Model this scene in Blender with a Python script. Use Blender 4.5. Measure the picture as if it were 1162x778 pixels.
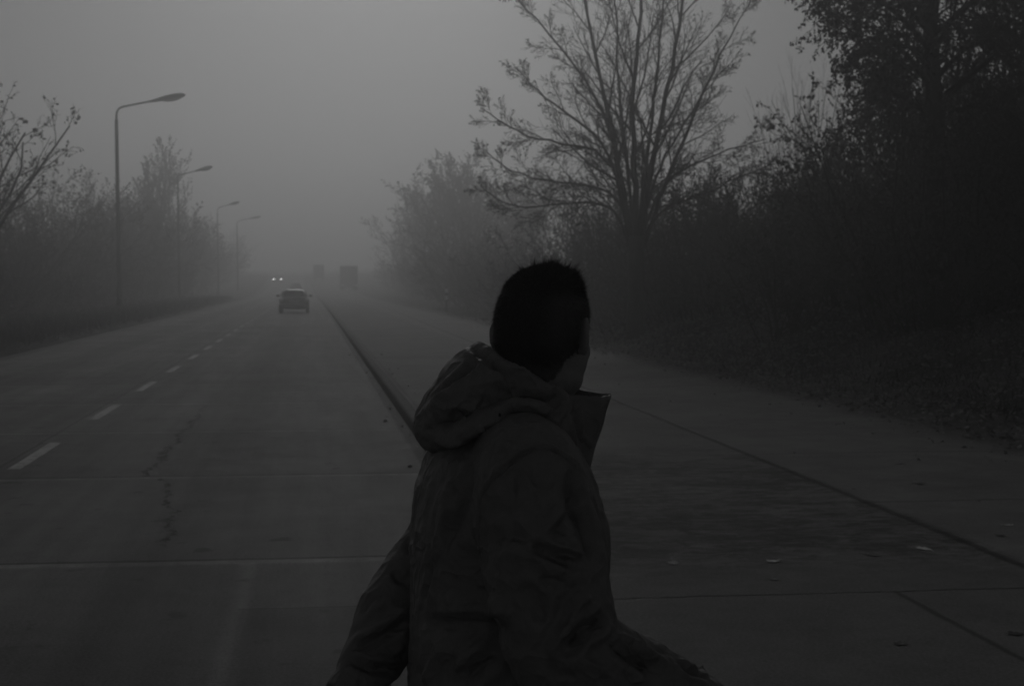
import bpy, bmesh, math, random
import numpy as np
from mathutils import Vector, Matrix, noise
from mathutils.bvhtree import BVHTree

for o in list(bpy.data.objects):
    bpy.data.objects.remove(o)
sc = bpy.context.scene
C = sc.collection
PI = math.pi
rad = math.radians

# ------------------------------------------------------------------ camera
FPX = 1162 * 50 / 36
PSI = math.atan(229 / FPX)            # the road runs along +Y, the camera looks a little to its right
TH = math.atan(67 / FPX)
CAM = Vector((0, 0, 1.7))
FW = Vector((math.sin(PSI) * math.cos(TH), math.cos(PSI) * math.cos(TH), -math.sin(TH)))
RT = Vector((math.cos(PSI), -math.sin(PSI), 0))
UP = RT.cross(FW)
cd = bpy.data.cameras.new('camera')
cam = bpy.data.objects.new('camera', cd)
C.objects.link(cam)
cd.lens = 50
cd.sensor_width = 36
cd.clip_start = 0.05
cd.clip_end = 3000
cam.location = CAM
cam.rotation_euler = FW.to_track_quat('-Z', 'Y').to_euler()
cd.dof.use_dof = True
cd.dof.focus_distance = 2.55
cd.dof.aperture_fstop = 13
sc.camera = cam

# ------------------------------------------------------------------ world, sun, exposure
SUN_EL, SUN_AZ = rad(25), rad(3)      # a veiled sun ahead of the camera, behind the fog
w = bpy.data.worlds.new('World')
sc.world = w
w.use_nodes = True
nt = w.node_tree
nt.nodes.clear()
sky = nt.nodes.new('ShaderNodeTexSky')
sky.sky_type = 'NISHITA'
sky.sun_disc = False
sky.sun_elevation = SUN_EL
sky.sun_rotation = SUN_AZ
sky.dust_density = 0.3
sky.air_density = 1.0
bw = nt.nodes.new('ShaderNodeRGBToBW')          # a black and white photograph
bg = nt.nodes.new('ShaderNodeBackground')
bg.inputs['Strength'].default_value = 0.10
wo = nt.nodes.new('ShaderNodeOutputWorld')
nt.links.new(sky.outputs[0], bw.inputs[0])
nt.links.new(bw.outputs[0], bg.inputs['Color'])
nt.links.new(bg.outputs[0], wo.inputs['Surface'])
sl = bpy.data.lights.new('sun', 'SUN')
sl.energy = 1.5
sl.angle = rad(14)
sl.color = (1, 1, 1)
sun = bpy.data.objects.new('sun', sl)
C.objects.link(sun)
sdir = Vector((math.sin(SUN_AZ) * math.cos(SUN_EL), math.cos(SUN_AZ) * math.cos(SUN_EL), math.sin(SUN_EL)))
sun.rotation_euler = (-sdir).to_track_quat('-Z', 'Y').to_euler()
vs = sc.view_settings
vs.view_transform = 'Standard'
vs.look = 'None'
vs.gamma = 1
vs.use_curve_mapping = False
vs.exposure = -2.76
sc.render.engine = 'CYCLES'
cy = sc.cycles
cy.max_bounces = 6
cy.diffuse_bounces = 3
cy.glossy_bounces = 2
cy.transmission_bounces = 2
cy.volume_bounces = 3
cy.transparent_max_bounces = 8
cy.caustics_reflective = False
cy.caustics_refractive = False
cy.use_denoising = True
try:
    cy.denoiser = 'OPENIMAGEDENOISE'
except Exception:
    pass
FOG = 0.0070


# ------------------------------------------------------------------ material helpers
class G:
    """a tiny wrapper to write shader maths as expressions"""
    def __init__(s, name, rough=0.8, spec=0.3):
        s.m = bpy.data.materials.new(name)
        s.m.use_nodes = True
        s.t = s.m.node_tree
        s.b = s.t.nodes['Principled BSDF']
        s.b.inputs['Roughness'].default_value = rough
        s.b.inputs['Specular IOR Level'].default_value = spec

    def n(s, kind, **kw):
        x = s.t.nodes.new(kind)
        for k, v in kw.items():
            setattr(x, k, v)
        return x

    def put(s, v, sock):
        if isinstance(v, (int, float)):
            try:
                sock.default_value = v
            except TypeError:
                sock.default_value = (v, v, v)
        elif isinstance(v, tuple):
            sock.default_value = v
        else:
            s.t.links.new(v, sock)

    def ma(s, op, *a):
        x = s.n('ShaderNodeMath', operation=op)
        for i, v in enumerate(a):
            s.put(v, x.inputs[i])
        return x.outputs[0]

    def add(s, *a):
        r = a[0]
        for v in a[1:]:
            r = s.ma('ADD', r, v)
        return r

    def mul(s, *a):
        r = a[0]
        for v in a[1:]:
            r = s.ma('MULTIPLY', r, v)
        return r

    def sub(s, a, b):
        return s.ma('SUBTRACT', a, b)

    def step(s, a, lo, hi):
        x = s.n('ShaderNodeMapRange', interpolation_type='SMOOTHSTEP')
        s.put(a, x.inputs[0])
        s.put(lo, x.inputs[1])
        s.put(hi, x.inputs[2])
        return x.outputs[0]

    def line(s, a, c, w, soft=None):          # 1 where |a-c| < w
        soft = w * 0.6 if soft is None else soft
        d = s.ma('ABSOLUTE', s.sub(a, c))
        return s.step(d, w + soft, max(w - soft, 0))

    def pos(s):
        o = s.n('ShaderNodeNewGeometry').outputs['Position']
        q = s.n('ShaderNodeSeparateXYZ')
        s.t.links.new(o, q.inputs[0])
        return o, q.outputs[0], q.outputs[1], q.outputs[2]

    def obj(s):
        return s.n('ShaderNodeTexCoord').outputs['Object']

    def scale(s, v, sx, sy, sz=1):
        x = s.n('ShaderNodeMapping')
        s.t.links.new(v, x.inputs[0])
        x.inputs['Scale'].default_value = (sx, sy, sz)
        return x.outputs[0]

    def noise(s, v, sc_, det=4, rough=0.55, dist=0):
        x = s.n('ShaderNodeTexNoise')
        s.t.links.new(v, x.inputs['Vector'])
        x.inputs['Scale'].default_value = sc_
        x.inputs['Detail'].default_value = det
        x.inputs['Roughness'].default_value = rough
        x.inputs['Distortion'].default_value = dist
        return x.outputs[0]

    def mix(s, f, a, b):
        x = s.n('ShaderNodeMix', data_type='FLOAT')
        s.put(f, x.inputs[0])
        s.put(a, x.inputs[2])
        s.put(b, x.inputs[3])
        return x.outputs[0]

    def rep(s, a, period, off=0):             # distance to the nearest multiple of period
        q = s.ma('FRACT', s.ma('DIVIDE', s.sub(a, off - period / 2), period))
        return s.mul(s.sub(q, 0.5), period)

    def color(s, v):
        s.put(v, s.b.inputs['Base Color']) if not isinstance(v, (int, float)) else s.put((v, v, v, 1), s.b.inputs['Base Color'])

    def rough(s, v):
        s.put(v, s.b.inputs['Roughness'])

    def bump(s, h, dist, strength=1.0):
        x = s.n('ShaderNodeBump')
        s.t.links.new(h, x.inputs['Height'])
        x.inputs['Distance'].default_value = dist
        x.inputs['Strength'].default_value = strength
        s.t.links.new(x.outputs[0], s.b.inputs['Normal'])


def plain(name, v, rough=0.7, var=0.25, sc_=12, spec=0.3, bump=0.0, metal=0.0):
    g = G(name, rough, spec)
    n = g.noise(g.obj(), sc_, 5)
    g.color(g.mul(v, g.add(1 - var, g.mul(n, 2 * var))))
    g.b.inputs['Metallic'].default_value = metal
    if bump:
        g.bump(n, bump)
    return g.m


def emit(name, v, strength):
    g = G(name, 0.4)
    g.color(v)
    g.b.inputs['Emission Color'].default_value = (1, 1, 1, 1)
    g.b.inputs['Emission Strength'].default_value = strength
    return g.m


# ------------------------------------------------------------------ mesh helpers
class MB:
    def __init__(s):
        s.V, s.Q, s.T, s.n = [], [], [], 0

    def add(s, V, Q=None, T=None):
        V = np.asarray(V, float).reshape(-1, 3)
        if Q is not None and len(Q):
            s.Q.append(np.asarray(Q, int).reshape(-1, 4) + s.n)
        if T is not None and len(T):
            s.T.append(np.asarray(T, int).reshape(-1, 3) + s.n)
        s.V.append(V)
        s.n += len(V)

    def tube(s, P, R, n=6, cap=True):
        P = np.asarray(P, float)
        R = np.broadcast_to(np.asarray(R, float), (len(P),))
        T = np.gradient(P, axis=0)
        T /= np.linalg.norm(T, axis=1)[:, None] + 1e-9
        ref = np.array([0.31, 0.95, 0.05]) if abs(T[0, 1]) < 0.8 else np.array([0.95, 0.1, 0.3])
        U = np.cross(T, ref)
        U /= np.linalg.norm(U, axis=1)[:, None] + 1e-9
        W = np.cross(T, U)
        a = np.arange(n) * 2 * PI / n
        ring = P[:, None, :] + R[:, None, None] * (np.cos(a)[None, :, None] * U[:, None, :] + np.sin(a)[None, :, None] * W[:, None, :])
        V = ring.reshape(-1, 3)
        m = len(P)
        i = np.arange(m - 1)[:, None] * n
        j = np.arange(n)[None, :]
        k = (j + 1) % n
        Q = np.stack([i + j, i + k, i + n + k, i + n + j], -1).reshape(-1, 4)
        Tt = []
        if cap:
            V = np.vstack([V, P[0], P[-1]])
            c0, c1 = len(V) - 2, len(V) - 1
            for q in range(n):
                Tt.append((c0, (q + 1) % n, q))
                Tt.append((c1, (m - 1) * n + q, (m - 1) * n + (q + 1) % n))
        s.add(V, Q, Tt)

    def rings(s, rings, cap=True):
        """loft of closed rings, all with the same number of points"""
        R = np.asarray(rings, float)
        m, n = R.shape[:2]
        V = R.reshape(-1, 3)
        i = np.arange(m - 1)[:, None] * n
        j = np.arange(n)[None, :]
        k = (j + 1) % n
        Q = np.stack([i + j, i + k, i + n + k, i + n + j], -1).reshape(-1, 4)
        Tt = []
        if cap:
            V = np.vstack([V, R[0].mean(0), R[-1].mean(0)])
            c0, c1 = len(V) - 2, len(V) - 1
            for q in range(n):
                Tt.append((c0, (q + 1) % n, q))
                Tt.append((c1, (m - 1) * n + q, (m - 1) * n + (q + 1) % n))
        s.add(V, Q, Tt)

    def ball(s, c, r, ax=None, nu=24, nv=16):
        """ellipsoid; ax = 3 rows of axes"""
        ax = np.eye(3) if ax is None else np.asarray(ax, float)
        r = np.broadcast_to(np.asarray(r, float), (3,))
        rr = []
        for v in range(nv):
            t = PI * (v + 0.5) / nv
            row = []
            for u in range(nu):
                p = 2 * PI * u / nu
                l = np.array([math.sin(t) * math.cos(p) * r[0], math.sin(t) * math.sin(p) * r[1], math.cos(t) * r[2]])
                row.append(np.asarray(c) + l @ ax)
            rr.append(row)
        s.rings(rr)

    def box(s, x0, x1, y0, y1, z0, z1, bev=0.0):
        bm = bmesh.new()
        bmesh.ops.create_cube(bm, size=1)
        for v in bm.verts:
            v.co = Vector(((x0 + x1) / 2 + v.co.x * (x1 - x0), (y0 + y1) / 2 + v.co.y * (y1 - y0), (z0 + z1) / 2 + v.co.z * (z1 - z0)))
        if bev:
            bmesh.ops.bevel(bm, geom=bm.edges[:], offset=bev, segments=2, affect='EDGES', profile=0.6)
        bmesh.ops.triangulate(bm, faces=bm.faces[:])
        bm.verts.index_update()
        s.add([v.co[:] for v in bm.verts], None, [[v.index for v in f.verts] for f in bm.faces])
        bm.free()

    def leaves(s, P, size, rng, droop=0.3, flat=1.0):
        """small folded leaf blades at the points P"""
        P = np.asarray(P, float).reshape(-1, 3)
        n = len(P)
        if not n:
            return
        d = rng.normal(0, 1, (n, 3))
        d[:, 2] = (d[:, 2] - droop * 2) * flat
        d /= np.linalg.norm(d, axis=1)[:, None]
        e = np.cross(d, rng.normal(0, 1, (n, 3)) * [flat, flat, 1])
        e /= np.linalg.norm(e, axis=1)[:, None] + 1e-9
        nn = np.cross(d, e)
        sz = (size * rng.uniform(0.6, 1.3, n))[:, None]
        a = P
        b = P + d * sz * 0.5 + e * sz * 0.38 + nn * sz * 0.10
        c = P + d * sz
        f = P + d * sz * 0.5 - e * sz * 0.38 + nn * sz * 0.10
        V = np.stack([a, b, c, f], 1).reshape(-1, 3)
        i = np.arange(n)[:, None] * 4
        T = np.concatenate([i + np.array([[0, 1, 2]]), i + np.array([[0, 2, 3]])])
        s.add(V, None, T)

    def arrays(s):
        V = np.vstack(s.V)
        Q = np.vstack(s.Q) if s.Q else np.zeros((0, 4), int)
        T = np.vstack(s.T) if s.T else np.zeros((0, 3), int)
        return V, Q, T

    def mesh(s, name, smooth=True):
        return mesh_from(name, *s.arrays(), smooth=smooth)

    def obj(s, name, mat, parent=None, smooth=True):
        return link(name, s.mesh(name, smooth), mat, parent)


def mesh_from(name, V, Q, T, smooth=True):
    me = bpy.data.meshes.new(name)
    me.vertices.add(len(V))
    me.vertices.foreach_set('co', np.asarray(V, np.float32).ravel())
    nl = len(Q) * 4 + len(T) * 3
    me.loops.add(nl)
    me.loops.foreach_set('vertex_index', np.concatenate([Q.ravel(), T.ravel()]).astype(np.int32))
    me.polygons.add(len(Q) + len(T))
    st = np.concatenate([np.arange(len(Q)) * 4, len(Q) * 4 + np.arange(len(T)) * 3]).astype(np.int32)
    me.polygons.foreach_set('loop_start', st)
    me.polygons.foreach_set('use_smooth', np.full(len(Q) + len(T), smooth))
    me.update(calc_edges=True)
    me.validate()
    return me


def link(name, me, mat, parent=None):
    o = bpy.data.objects.new(name, me)
    if mat and not me.materials:
        me.materials.append(mat)
    C.objects.link(o)
    if parent:
        o.parent = parent
    return o


def thing(name, label, cat, loc=(0, 0, 0), rz=0, group=None):
    o = bpy.data.objects.new(name, None)
    C.objects.link(o)
    o.location = loc
    o.rotation_euler = (0, 0, rz)
    o.empty_display_size = 0.2
    return tag(o, label, cat, group)


def tag(o, label, cat, group=None, kind=None):
    o['label'] = label
    o['category'] = cat
    if group:
        o['group'] = group
    if kind:
        o['kind'] = kind
    return o


def struct(o, label=None, cat=None):
    o['kind'] = 'structure'
    if label:
        o['label'] = label
    if cat:
        o['category'] = cat
    return o


def dup(root, loc, rz, label, group=None, s=1.0):
    r = root.copy()
    C.objects.link(r)
    r.location = loc
    r.rotation_euler = (0, 0, rz)
    r.scale = (s, s, s) if isinstance(s, (int, float)) else s
    r['label'] = label
    if group:
        r['group'] = group
    for ch in root.children:
        c = ch.copy()
        C.objects.link(c)
        c.parent = r
        for g in ch.children:
            d = g.copy()
            C.objects.link(d)
            d.parent = c
    return r


def sstep(x, a, b):
    t = np.clip((x - a) / (b - a), 0, 1)
    return t * t * (3 - 2 * t)


# ------------------------------------------------------------------ lie of the land
def rise(y):
    y = np.asarray(y, float)
    t = np.clip(y - 145, 0, 145)
    return 0.000148 * t * t + 0.0130 * np.clip(y - 290, 0, 800)


def bend(y):
    return -1.2 * (np.clip(np.asarray(y, float) - 60, 0, 400) / 220) ** 2


def nz(x, y, s, seed=0.0):
    return noise.noise(Vector((x * s, y * s, seed)))


XE_L, XE_R, XK = -7.1, 6.9, 1.15


def ground_z(x, y):
    xr = x - float(bend(y))
    b = float(rise(y))
    if xr < XE_L - 0.02:
        d = XE_L - xr
        h = 0.16 * min(1, d / 0.35) + 0.10 * float(sstep(d, 0.3, 4)) + 0.5 * float(sstep(d, 5, 25))
        h += 0.05 * nz(x, y, 0.7) + 0.03 * nz(x, y, 2.1, 3)
        return b + h
    if xr > XE_R - 0.3:
        d = xr - XE_R + 0.12 * nz(x, y, 0.9, 7) + 0.07 * nz(x, y, 3.0, 9)
        near = 1 - float(sstep(y, 34, 75))
        bank = (0.35 + 1.45 * near) * float(sstep(d, 0.4, 7.5)) + (0.3 + 0.9 * near) * float(sstep(d, 6, 24))
        h = 0.115 + 0.10 * d if d < 0.6 else 0.175 + bank
        h += (0.03 + 0.05 * min(1, max(d, 0) / 2)) * (nz(x, y, 1.3, 1) + 0.5 * nz(x, y, 3.7, 5))
        return b + h
    return b - 0.35


xs = np.concatenate([[-200, -120, -70, -45, -32], np.arange(-26, -7.6, 0.7), [-7.5, -7.35, -7.24, -7.12, -7.1, -5, 0, 4, 6.55],
                     np.arange(6.6, 8.2, 0.1), np.arange(8.3, 20, 0.35), [21, 23, 26, 30, 38, 55, 90, 140, 200]])
ys = np.concatenate([[-28, -15], np.arange(-6, 40, 0.3), np.arange(40, 90, 1), np.arange(90, 330, 4), np.arange(335, 1000, 15)])
XX, YY = np.meshgrid(xs, ys)
ZZ = np.zeros_like(XX)
for i in range(XX.shape[0]):
    bb = float(bend(ys[i]))
    for j in range(XX.shape[1]):
        XX[i, j] += bb
        ZZ[i, j] = ground_z(XX[i, j], ys[i])


def grid_mesh(XX, YY, ZZ):
    m, n = XX.shape
    V = np.stack([XX, YY, ZZ], -1).reshape(-1, 3)
    i = np.arange(m - 1)[:, None] * n
    j = np.arange(n - 1)[None, :]
    Q = np.stack([i + j, i + j + 1, i + n + j + 1, i + n + j], -1).reshape(-1, 4)
    return V, Q


def sheet(name, xr, ys, zoff, mat, zf=None):
    xr = np.asarray(xr, float)
    ys = np.asarray(ys, float)
    X = xr[None, :] + bend(ys)[:, None]
    Y = np.repeat(ys[:, None], len(xr), 1)
    Z = np.repeat(rise(ys)[:, None], len(xr), 1) + zoff
    if zf is not None:
        Z = Z + zf(X, Y)
    V, Q = grid_mesh(X, Y, Z)
    return link(name, mesh_from(name, V, Q, np.zeros((0, 3), int)), mat)


# ---- ground material: dark soil, dead grass, trodden leaves
g = G('soil_and_dead_leaves', 0.95, 0.1)
P_, px_, py_, pz_ = g.pos()
n1 = g.noise(P_, 0.35, 4)
n2 = g.noise(P_, 6, 6, 0.7)
n3 = g.noise(P_, 28, 4, 0.7)
v = g.add(0.06, g.mul(g.step(n1, 0.38, 0.65), 0.08), g.mul(g.step(n2, 0.45, 0.75), 0.08), g.mul(g.step(n3, 0.52, 0.7), 0.08))
g.color(v)
g.bump(g.add(n2, g.mul(n3, 0.5)), 0.05)
M_ground = g.m
V, Q = grid_mesh(XX, YY, ZZ)
struct(link('ground', mesh_from('ground', V, Q, np.zeros((0, 3), int)), M_ground), 'dark verge and leaf strewn bank beside the foggy road', 'ground')

# ---- carriageway: worn concrete slabs with cross joints, a long crack and patches
g = G('worn_concrete_road', 0.85, 0.06)
P_, X, Y, Z = g.pos()
big = g.noise(P_, 0.35, 5, 0.6)
mid = g.noise(P_, 2.2, 6, 0.65)
fine = g.noise(P_, 55, 3, 0.7)
streak = g.noise(g.scale(P_, 2.4, 0.12), 1.6, 5, 0.6)
wob = g.mul(g.sub(g.noise(P_, 1.4, 5, 0.7), 0.5), 0.16)
Yw = g.add(Y, g.mul(X, 0.03), g.mul(wob, 0.25))
slab = g.n('ShaderNodeTexWhiteNoise', noise_dimensions='1D')
g.t.links.new(g.ma('FLOOR', g.ma('DIVIDE', g.sub(Yw, 8.78), 3.92)), slab.inputs['W'])
base = g.add(0.188, g.mul(g.sub(big, 0.5), 0.22), g.mul(g.sub(mid, 0.5), 0.20), g.mul(g.sub(streak, 0.5), 0.22), g.mul(g.sub(fine, 0.5), 0.26),
             g.mul(g.sub(slab.outputs[0], 0.5), 0.035))
# wheel tracks polished a little lighter, oil-dark middle of the lane
for xc in (-1.75, 0.05, -6.0, -4.2):
    base = g.mul(base, g.add(1, g.mul(g.line(X, xc, 0.32, 0.3), 0.20)))
base = g.mul(base, g.sub(1, g.mul(g.line(X, -0.85, 0.3, 0.3), 0.24)))
base = g.mul(base, g.sub(1, g.mul(g.line(X, -5.1, 0.3, 0.3), 0.12)))
jd = g.rep(Yw, 3.92, 8.78)
brk = g.step(g.noise(P_, 3.0, 4, 0.7), 0.38, 0.6)
base = g.mul(base, g.add(1, g.mul(g.line(jd, 0.0, 0.055, 0.04), 0.85, g.add(0.35, g.mul(brk, 0.65)))))
base = g.mul(base, g.sub(1, g.mul(g.line(jd, 0.09, 0.02, 0.014), 0.7)))
# longitudinal joint under the broken line
base = g.mul(base, g.sub(1, g.mul(g.line(g.add(X, g.mul(wob, 0.3)), -2.86, 0.012, 0.01), 0.5)))
# patches of newer surface near the camera
patch = g.mul(g.step(X, -0.40, -0.36), g.step(Yw, 8.80, 8.72))
base = g.mul(base, g.add(1, g.mul(patch, 0.10)))
patch2 = g.mul(patch, g.step(Yw, 7.50, 7.46))
base = g.mul(base, g.sub(1, g.mul(patch2, 0.30)))
seam = g.mul(g.line(g.add(X, g.mul(wob, 0.25)), -0.38, 0.045, 0.04), g.step(Yw, 8.8, 8.7))
base = g.mul(base, g.add(1, g.mul(seam, 0.55)))
sealed = g.mul(g.line(g.add(Yw, g.mul(wob, 0.2)), 7.5, 0.012, 0.01), g.step(X, -0.4, -0.36))
base = g.mul(base, g.sub(1, g.mul(sealed, 0.6)))
# the wandering crack
cw = g.mul(g.sub(g.noise(P_, 2.6, 6, 0.75), 0.5), 0.5)
c1 = g.mul(g.line(g.add(X, cw), -1.46, 0.024, 0.014), g.step(Y, 12.75, 12.85), g.step(Y, 24, 16))
c2 = g.mul(g.line(g.add(X, cw, g.mul(g.sub(Y, 9.5), 0.10)), -0.93, 0.020, 0.014), g.step(Y, 9.2, 9.7), g.step(Y, 12.75, 12.65))
crk = g.mul(g.ma('MAXIMUM', c1, c2), g.step(g.noise(P_, 7, 3, 0.7), 0.40, 0.55))
base = g.mul(base, g.sub(1, g.mul(crk, 0.9)))
# spots of oil and dirt, gutter dirt deepened to widen the kerb's painted shade
spots = g.step(g.noise(P_, 3.3, 3, 0.5), 0.64, 0.72)
base = g.mul(base, g.sub(1, g.mul(spots, 0.45)))
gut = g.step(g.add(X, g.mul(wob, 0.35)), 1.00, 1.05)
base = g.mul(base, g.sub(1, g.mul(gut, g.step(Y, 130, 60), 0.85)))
dl = g.step(g.add(X, g.mul(wob, 2)), -6.6, -7.1)
base = g.mul(base, g.sub(1, g.mul(dl, 0.5)))
g.color(g.ma('MAXIMUM', base, 0.007))
g.rough(g.add(0.55, g.mul(mid, 0.25)))
g.bump(g.add(g.mul(fine, 0.5), g.mul(mid, 0.8), g.mul(crk, -1.2), g.mul(g.line(jd, 0.085, 0.012, 0.01), -0.8)), 0.006)
M_road = g.m
ry = np.concatenate([np.arange(-26, 60, 2.0), np.arange(60, 420, 5), np.arange(420, 990, 10)])
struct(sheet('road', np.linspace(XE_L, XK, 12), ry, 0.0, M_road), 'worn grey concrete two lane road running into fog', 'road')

# ---- broken white line
g = G('worn_white_paint', 0.6, 0.3)
P_, X, Y, Z = g.pos()
wear = g.noise(P_, 9, 5, 0.75)
g.color(g.mul(g.mix(g.step(wear, 0.36, 0.58), 0.14, 0.40), g.add(0.75, g.mul(g.noise(P_, 1.3, 3), 0.5))))
M_paint = g.m
mb = MB()
y = 13.5 - 4.8 * 3
k = 0
while y < 330:
    yy = np.linspace(y, y + 2.2, 6)
    for a, b in zip(yy[:-1], yy[1:]):
        q = []
        for (t, sx) in ((a, -1), (a, 1), (b, 1), (b, -1)):
            jx = 0.012 * noise.noise(Vector((t * 5, sx, k)))
            q.append((-2.70 + sx * 0.062 + jx + float(bend(t)), t, float(rise(t)) + 0.004))
        mb.add(q, [(0, 1, 2, 3)])
    y += 4.8
    k += 1
struct(mb.obj('lane_marking', M_paint), 'worn white broken centre line on the concrete road', 'road marking')

# ---- kerb with chipped stones
g = G('kerb_stone', 0.8, 0.2)
P_, X, Y, Z = g.pos()
n1 = g.noise(P_, 4, 6, 0.7)
top = g.step(Z, 0.085, 0.118)  # shade painted in: face coloured near-black, only the top lighter
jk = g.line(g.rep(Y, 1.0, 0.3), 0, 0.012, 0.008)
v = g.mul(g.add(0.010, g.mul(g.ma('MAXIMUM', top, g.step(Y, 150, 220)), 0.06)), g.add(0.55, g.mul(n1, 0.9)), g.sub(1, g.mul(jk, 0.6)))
g.color(v)
g.bump(n1, 0.02)
M_kerb = g.m
ky = np.concatenate([np.arange(-26, 50, 0.25), np.arange(50, 420, 4), np.arange(420, 990, 10)])
prof = [(-0.01, -0.05), (0.0, 0.0), (0.012, 0.06), (0.02, 0.095), (0.036, 0.112), (0.055, 0.118), (0.15, 0.120), (0.165, 0.112), (0.168, 0.05)]
KV = []
for t in ky:
    bb, rr = float(bend(t)), float(rise(t))
    for i, (dx, dz) in enumerate(prof):
        chip = 0.010 * noise.noise(Vector((i * 0.7, t * 2.3, 2))) if 2 <= i <= 6 else 0
        KV.append((XK + dx + bb + chip, t, rr + dz - abs(chip) * 0.6))
n = len(prof)
i = np.arange(len(ky) - 1)[:, None] * n
j = np.arange(n - 1)[None, :]
Q = np.stack([i + j, i + j + 1, i + n + j + 1, i + n + j], -1).reshape(-1, 4)
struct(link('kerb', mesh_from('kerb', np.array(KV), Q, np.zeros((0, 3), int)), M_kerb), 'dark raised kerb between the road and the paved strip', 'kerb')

# ---- raised paved strip to the right
g = G('worn_paved_strip', 0.85, 0.05)
P_, X, Y, Z = g.pos()
big = g.noise(P_, 0.4, 5, 0.6)
mid = g.noise(P_, 2.6, 6, 0.65)
fine = g.noise(P_, 60, 3, 0.7)
wob = g.mul(g.sub(g.noise(P_, 1.7, 5, 0.75), 0.5), 0.2)
xstreak = g.add(g.mul(g.noise(g.scale(P_, 1.0, 1.8), 4.5, 8, 0.78, 0.6), 0.75), g.mul(g.noise(g.scale(P_, 0.7, 1.3), 0.9, 3, 0.5), 0.25))
base = g.add(0.225, g.mul(g.sub(big, 0.5), 0.26), g.mul(g.sub(mid, 0.5), 0.24), g.mul(g.sub(fine, 0.5), 0.28))
lane = g.step(g.add(X, g.mul(wob, 0.3)), 4.10, 4.0)
base = g.mul(base, g.sub(1, g.mul(lane, 0.14)))
worn = g.mul(lane, g.step(g.add(Y, g.mul(wob, 6)), 7.2, 8.2), g.step(g.add(Y, g.mul(wob, 8)), 14.5, 12.0))
base = g.mul(base, g.add(1, g.mul(worn, g.sub(g.step(xstreak, 0.40, 0.62), 0.66), 0.9)))
Yw = g.add(Y, g.mul(X, 0.02), g.mul(wob, 0.35))
jl = g.line(g.add(X, g.mul(wob, 0.2), g.mul(Y, -0.012)), 3.88, 0.032, 0.025)
base = g.mul(base, g.sub(1, g.mul(jl, 0.62)))
jx = g.line(g.rep(Yw, 2.92, 6.98), 0, 0.016, 0.014)
base = g.mul(base, g.sub(1, g.mul(jx, g.add(0.25, g.mul(g.step(mid, 0.42, 0.6), 0.35)))))
j3 = g.mul(g.line(g.add(X, g.mul(wob, 0.2)), 2.98, 0.018, 0.014), g.step(Yw, 7.0, 6.95))
base = g.mul(base, g.sub(1, g.mul(j3, 0.55)))
dirt = g.step(g.add(X, g.mul(wob, 3), g.mul(mid, 0.5)), 6.5, 7.2)
base = g.mul(base, g.sub(1, g.mul(dirt, 0.45)))
kd = g.line(g.add(X, g.mul(wob, 0.35)), 1.36, 0.03, 0.03)
base = g.mul(base, g.sub(1, g.mul(kd, 0.35)))
g.color(g.ma('MAXIMUM', base, 0.01))
g.rough(g.add(0.55, g.mul(mid, 0.3)))
g.bump(g.add(g.mul(fine, 0.4), mid, g.mul(xstreak, worn, 2.0), g.mul(jl, -1.0), g.mul(jx, -0.6)), 0.010)
M_strip = g.m


def swell(X, Y):
    Z = np.zeros_like(X)
    for i in range(X.shape[0]):
        for j in range(X.shape[1]):
            Z[i, j] = 0.012 * nz(X[i, j], Y[i, j], 0.5, 4) if 1.5 < X[i, j] else 0
    return Z


struct(sheet('pavement', np.concatenate([[XK + 0.16], np.arange(1.5, 7.6, 0.5)]), ry, 0.116, M_strip, swell), 'cracked paved lay-by strip raised beside the road', 'pavement')

# ------------------------------------------------------------------ haze
hz = MB()
hz.box(-210, 210, -29, 1002, -1.4, 32)
ho = hz.obj('haze', None, smooth=False)
hm = bpy.data.materials.new('thick_fog')
hm.use_nodes = True
hm.node_tree.nodes.clear()
pv = hm.node_tree.nodes.new('ShaderNodeVolumePrincipled')
pv.inputs['Color'].default_value = (0.98, 0.98, 0.98, 1)
pv.inputs['Density'].default_value = FOG
pv.inputs['Anisotropy'].default_value = 0.82
mo = hm.node_tree.nodes.new('ShaderNodeOutputMaterial')
hm.node_tree.links.new(pv.outputs[0], mo.inputs['Volume'])
ho.data.materials.append(hm)
tag(ho, 'grey autumn fog filling the air over the road', 'fog', kind='stuff')


# ------------------------------------------------------------------ trees and shrubs
def at(px, D, h=None):
    """world x, y of a place D metres down the camera axis seen in column px"""
    u = (px - 581) / FPX * D
    x, y = FW.x * D + RT.x * u, FW.y * D + RT.y * u
    return x, y


def at3(px, py, D, db=0.0):
    u = (px - 581) / FPX * D
    v_ = (389 - py) / FPX * D
    return np.array(CAM + FW * D + RT * u + UP * v_) + np.array([0, db, 0])


def unit(v):
    return v / (np.linalg.norm(v) + 1e-9)


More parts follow.
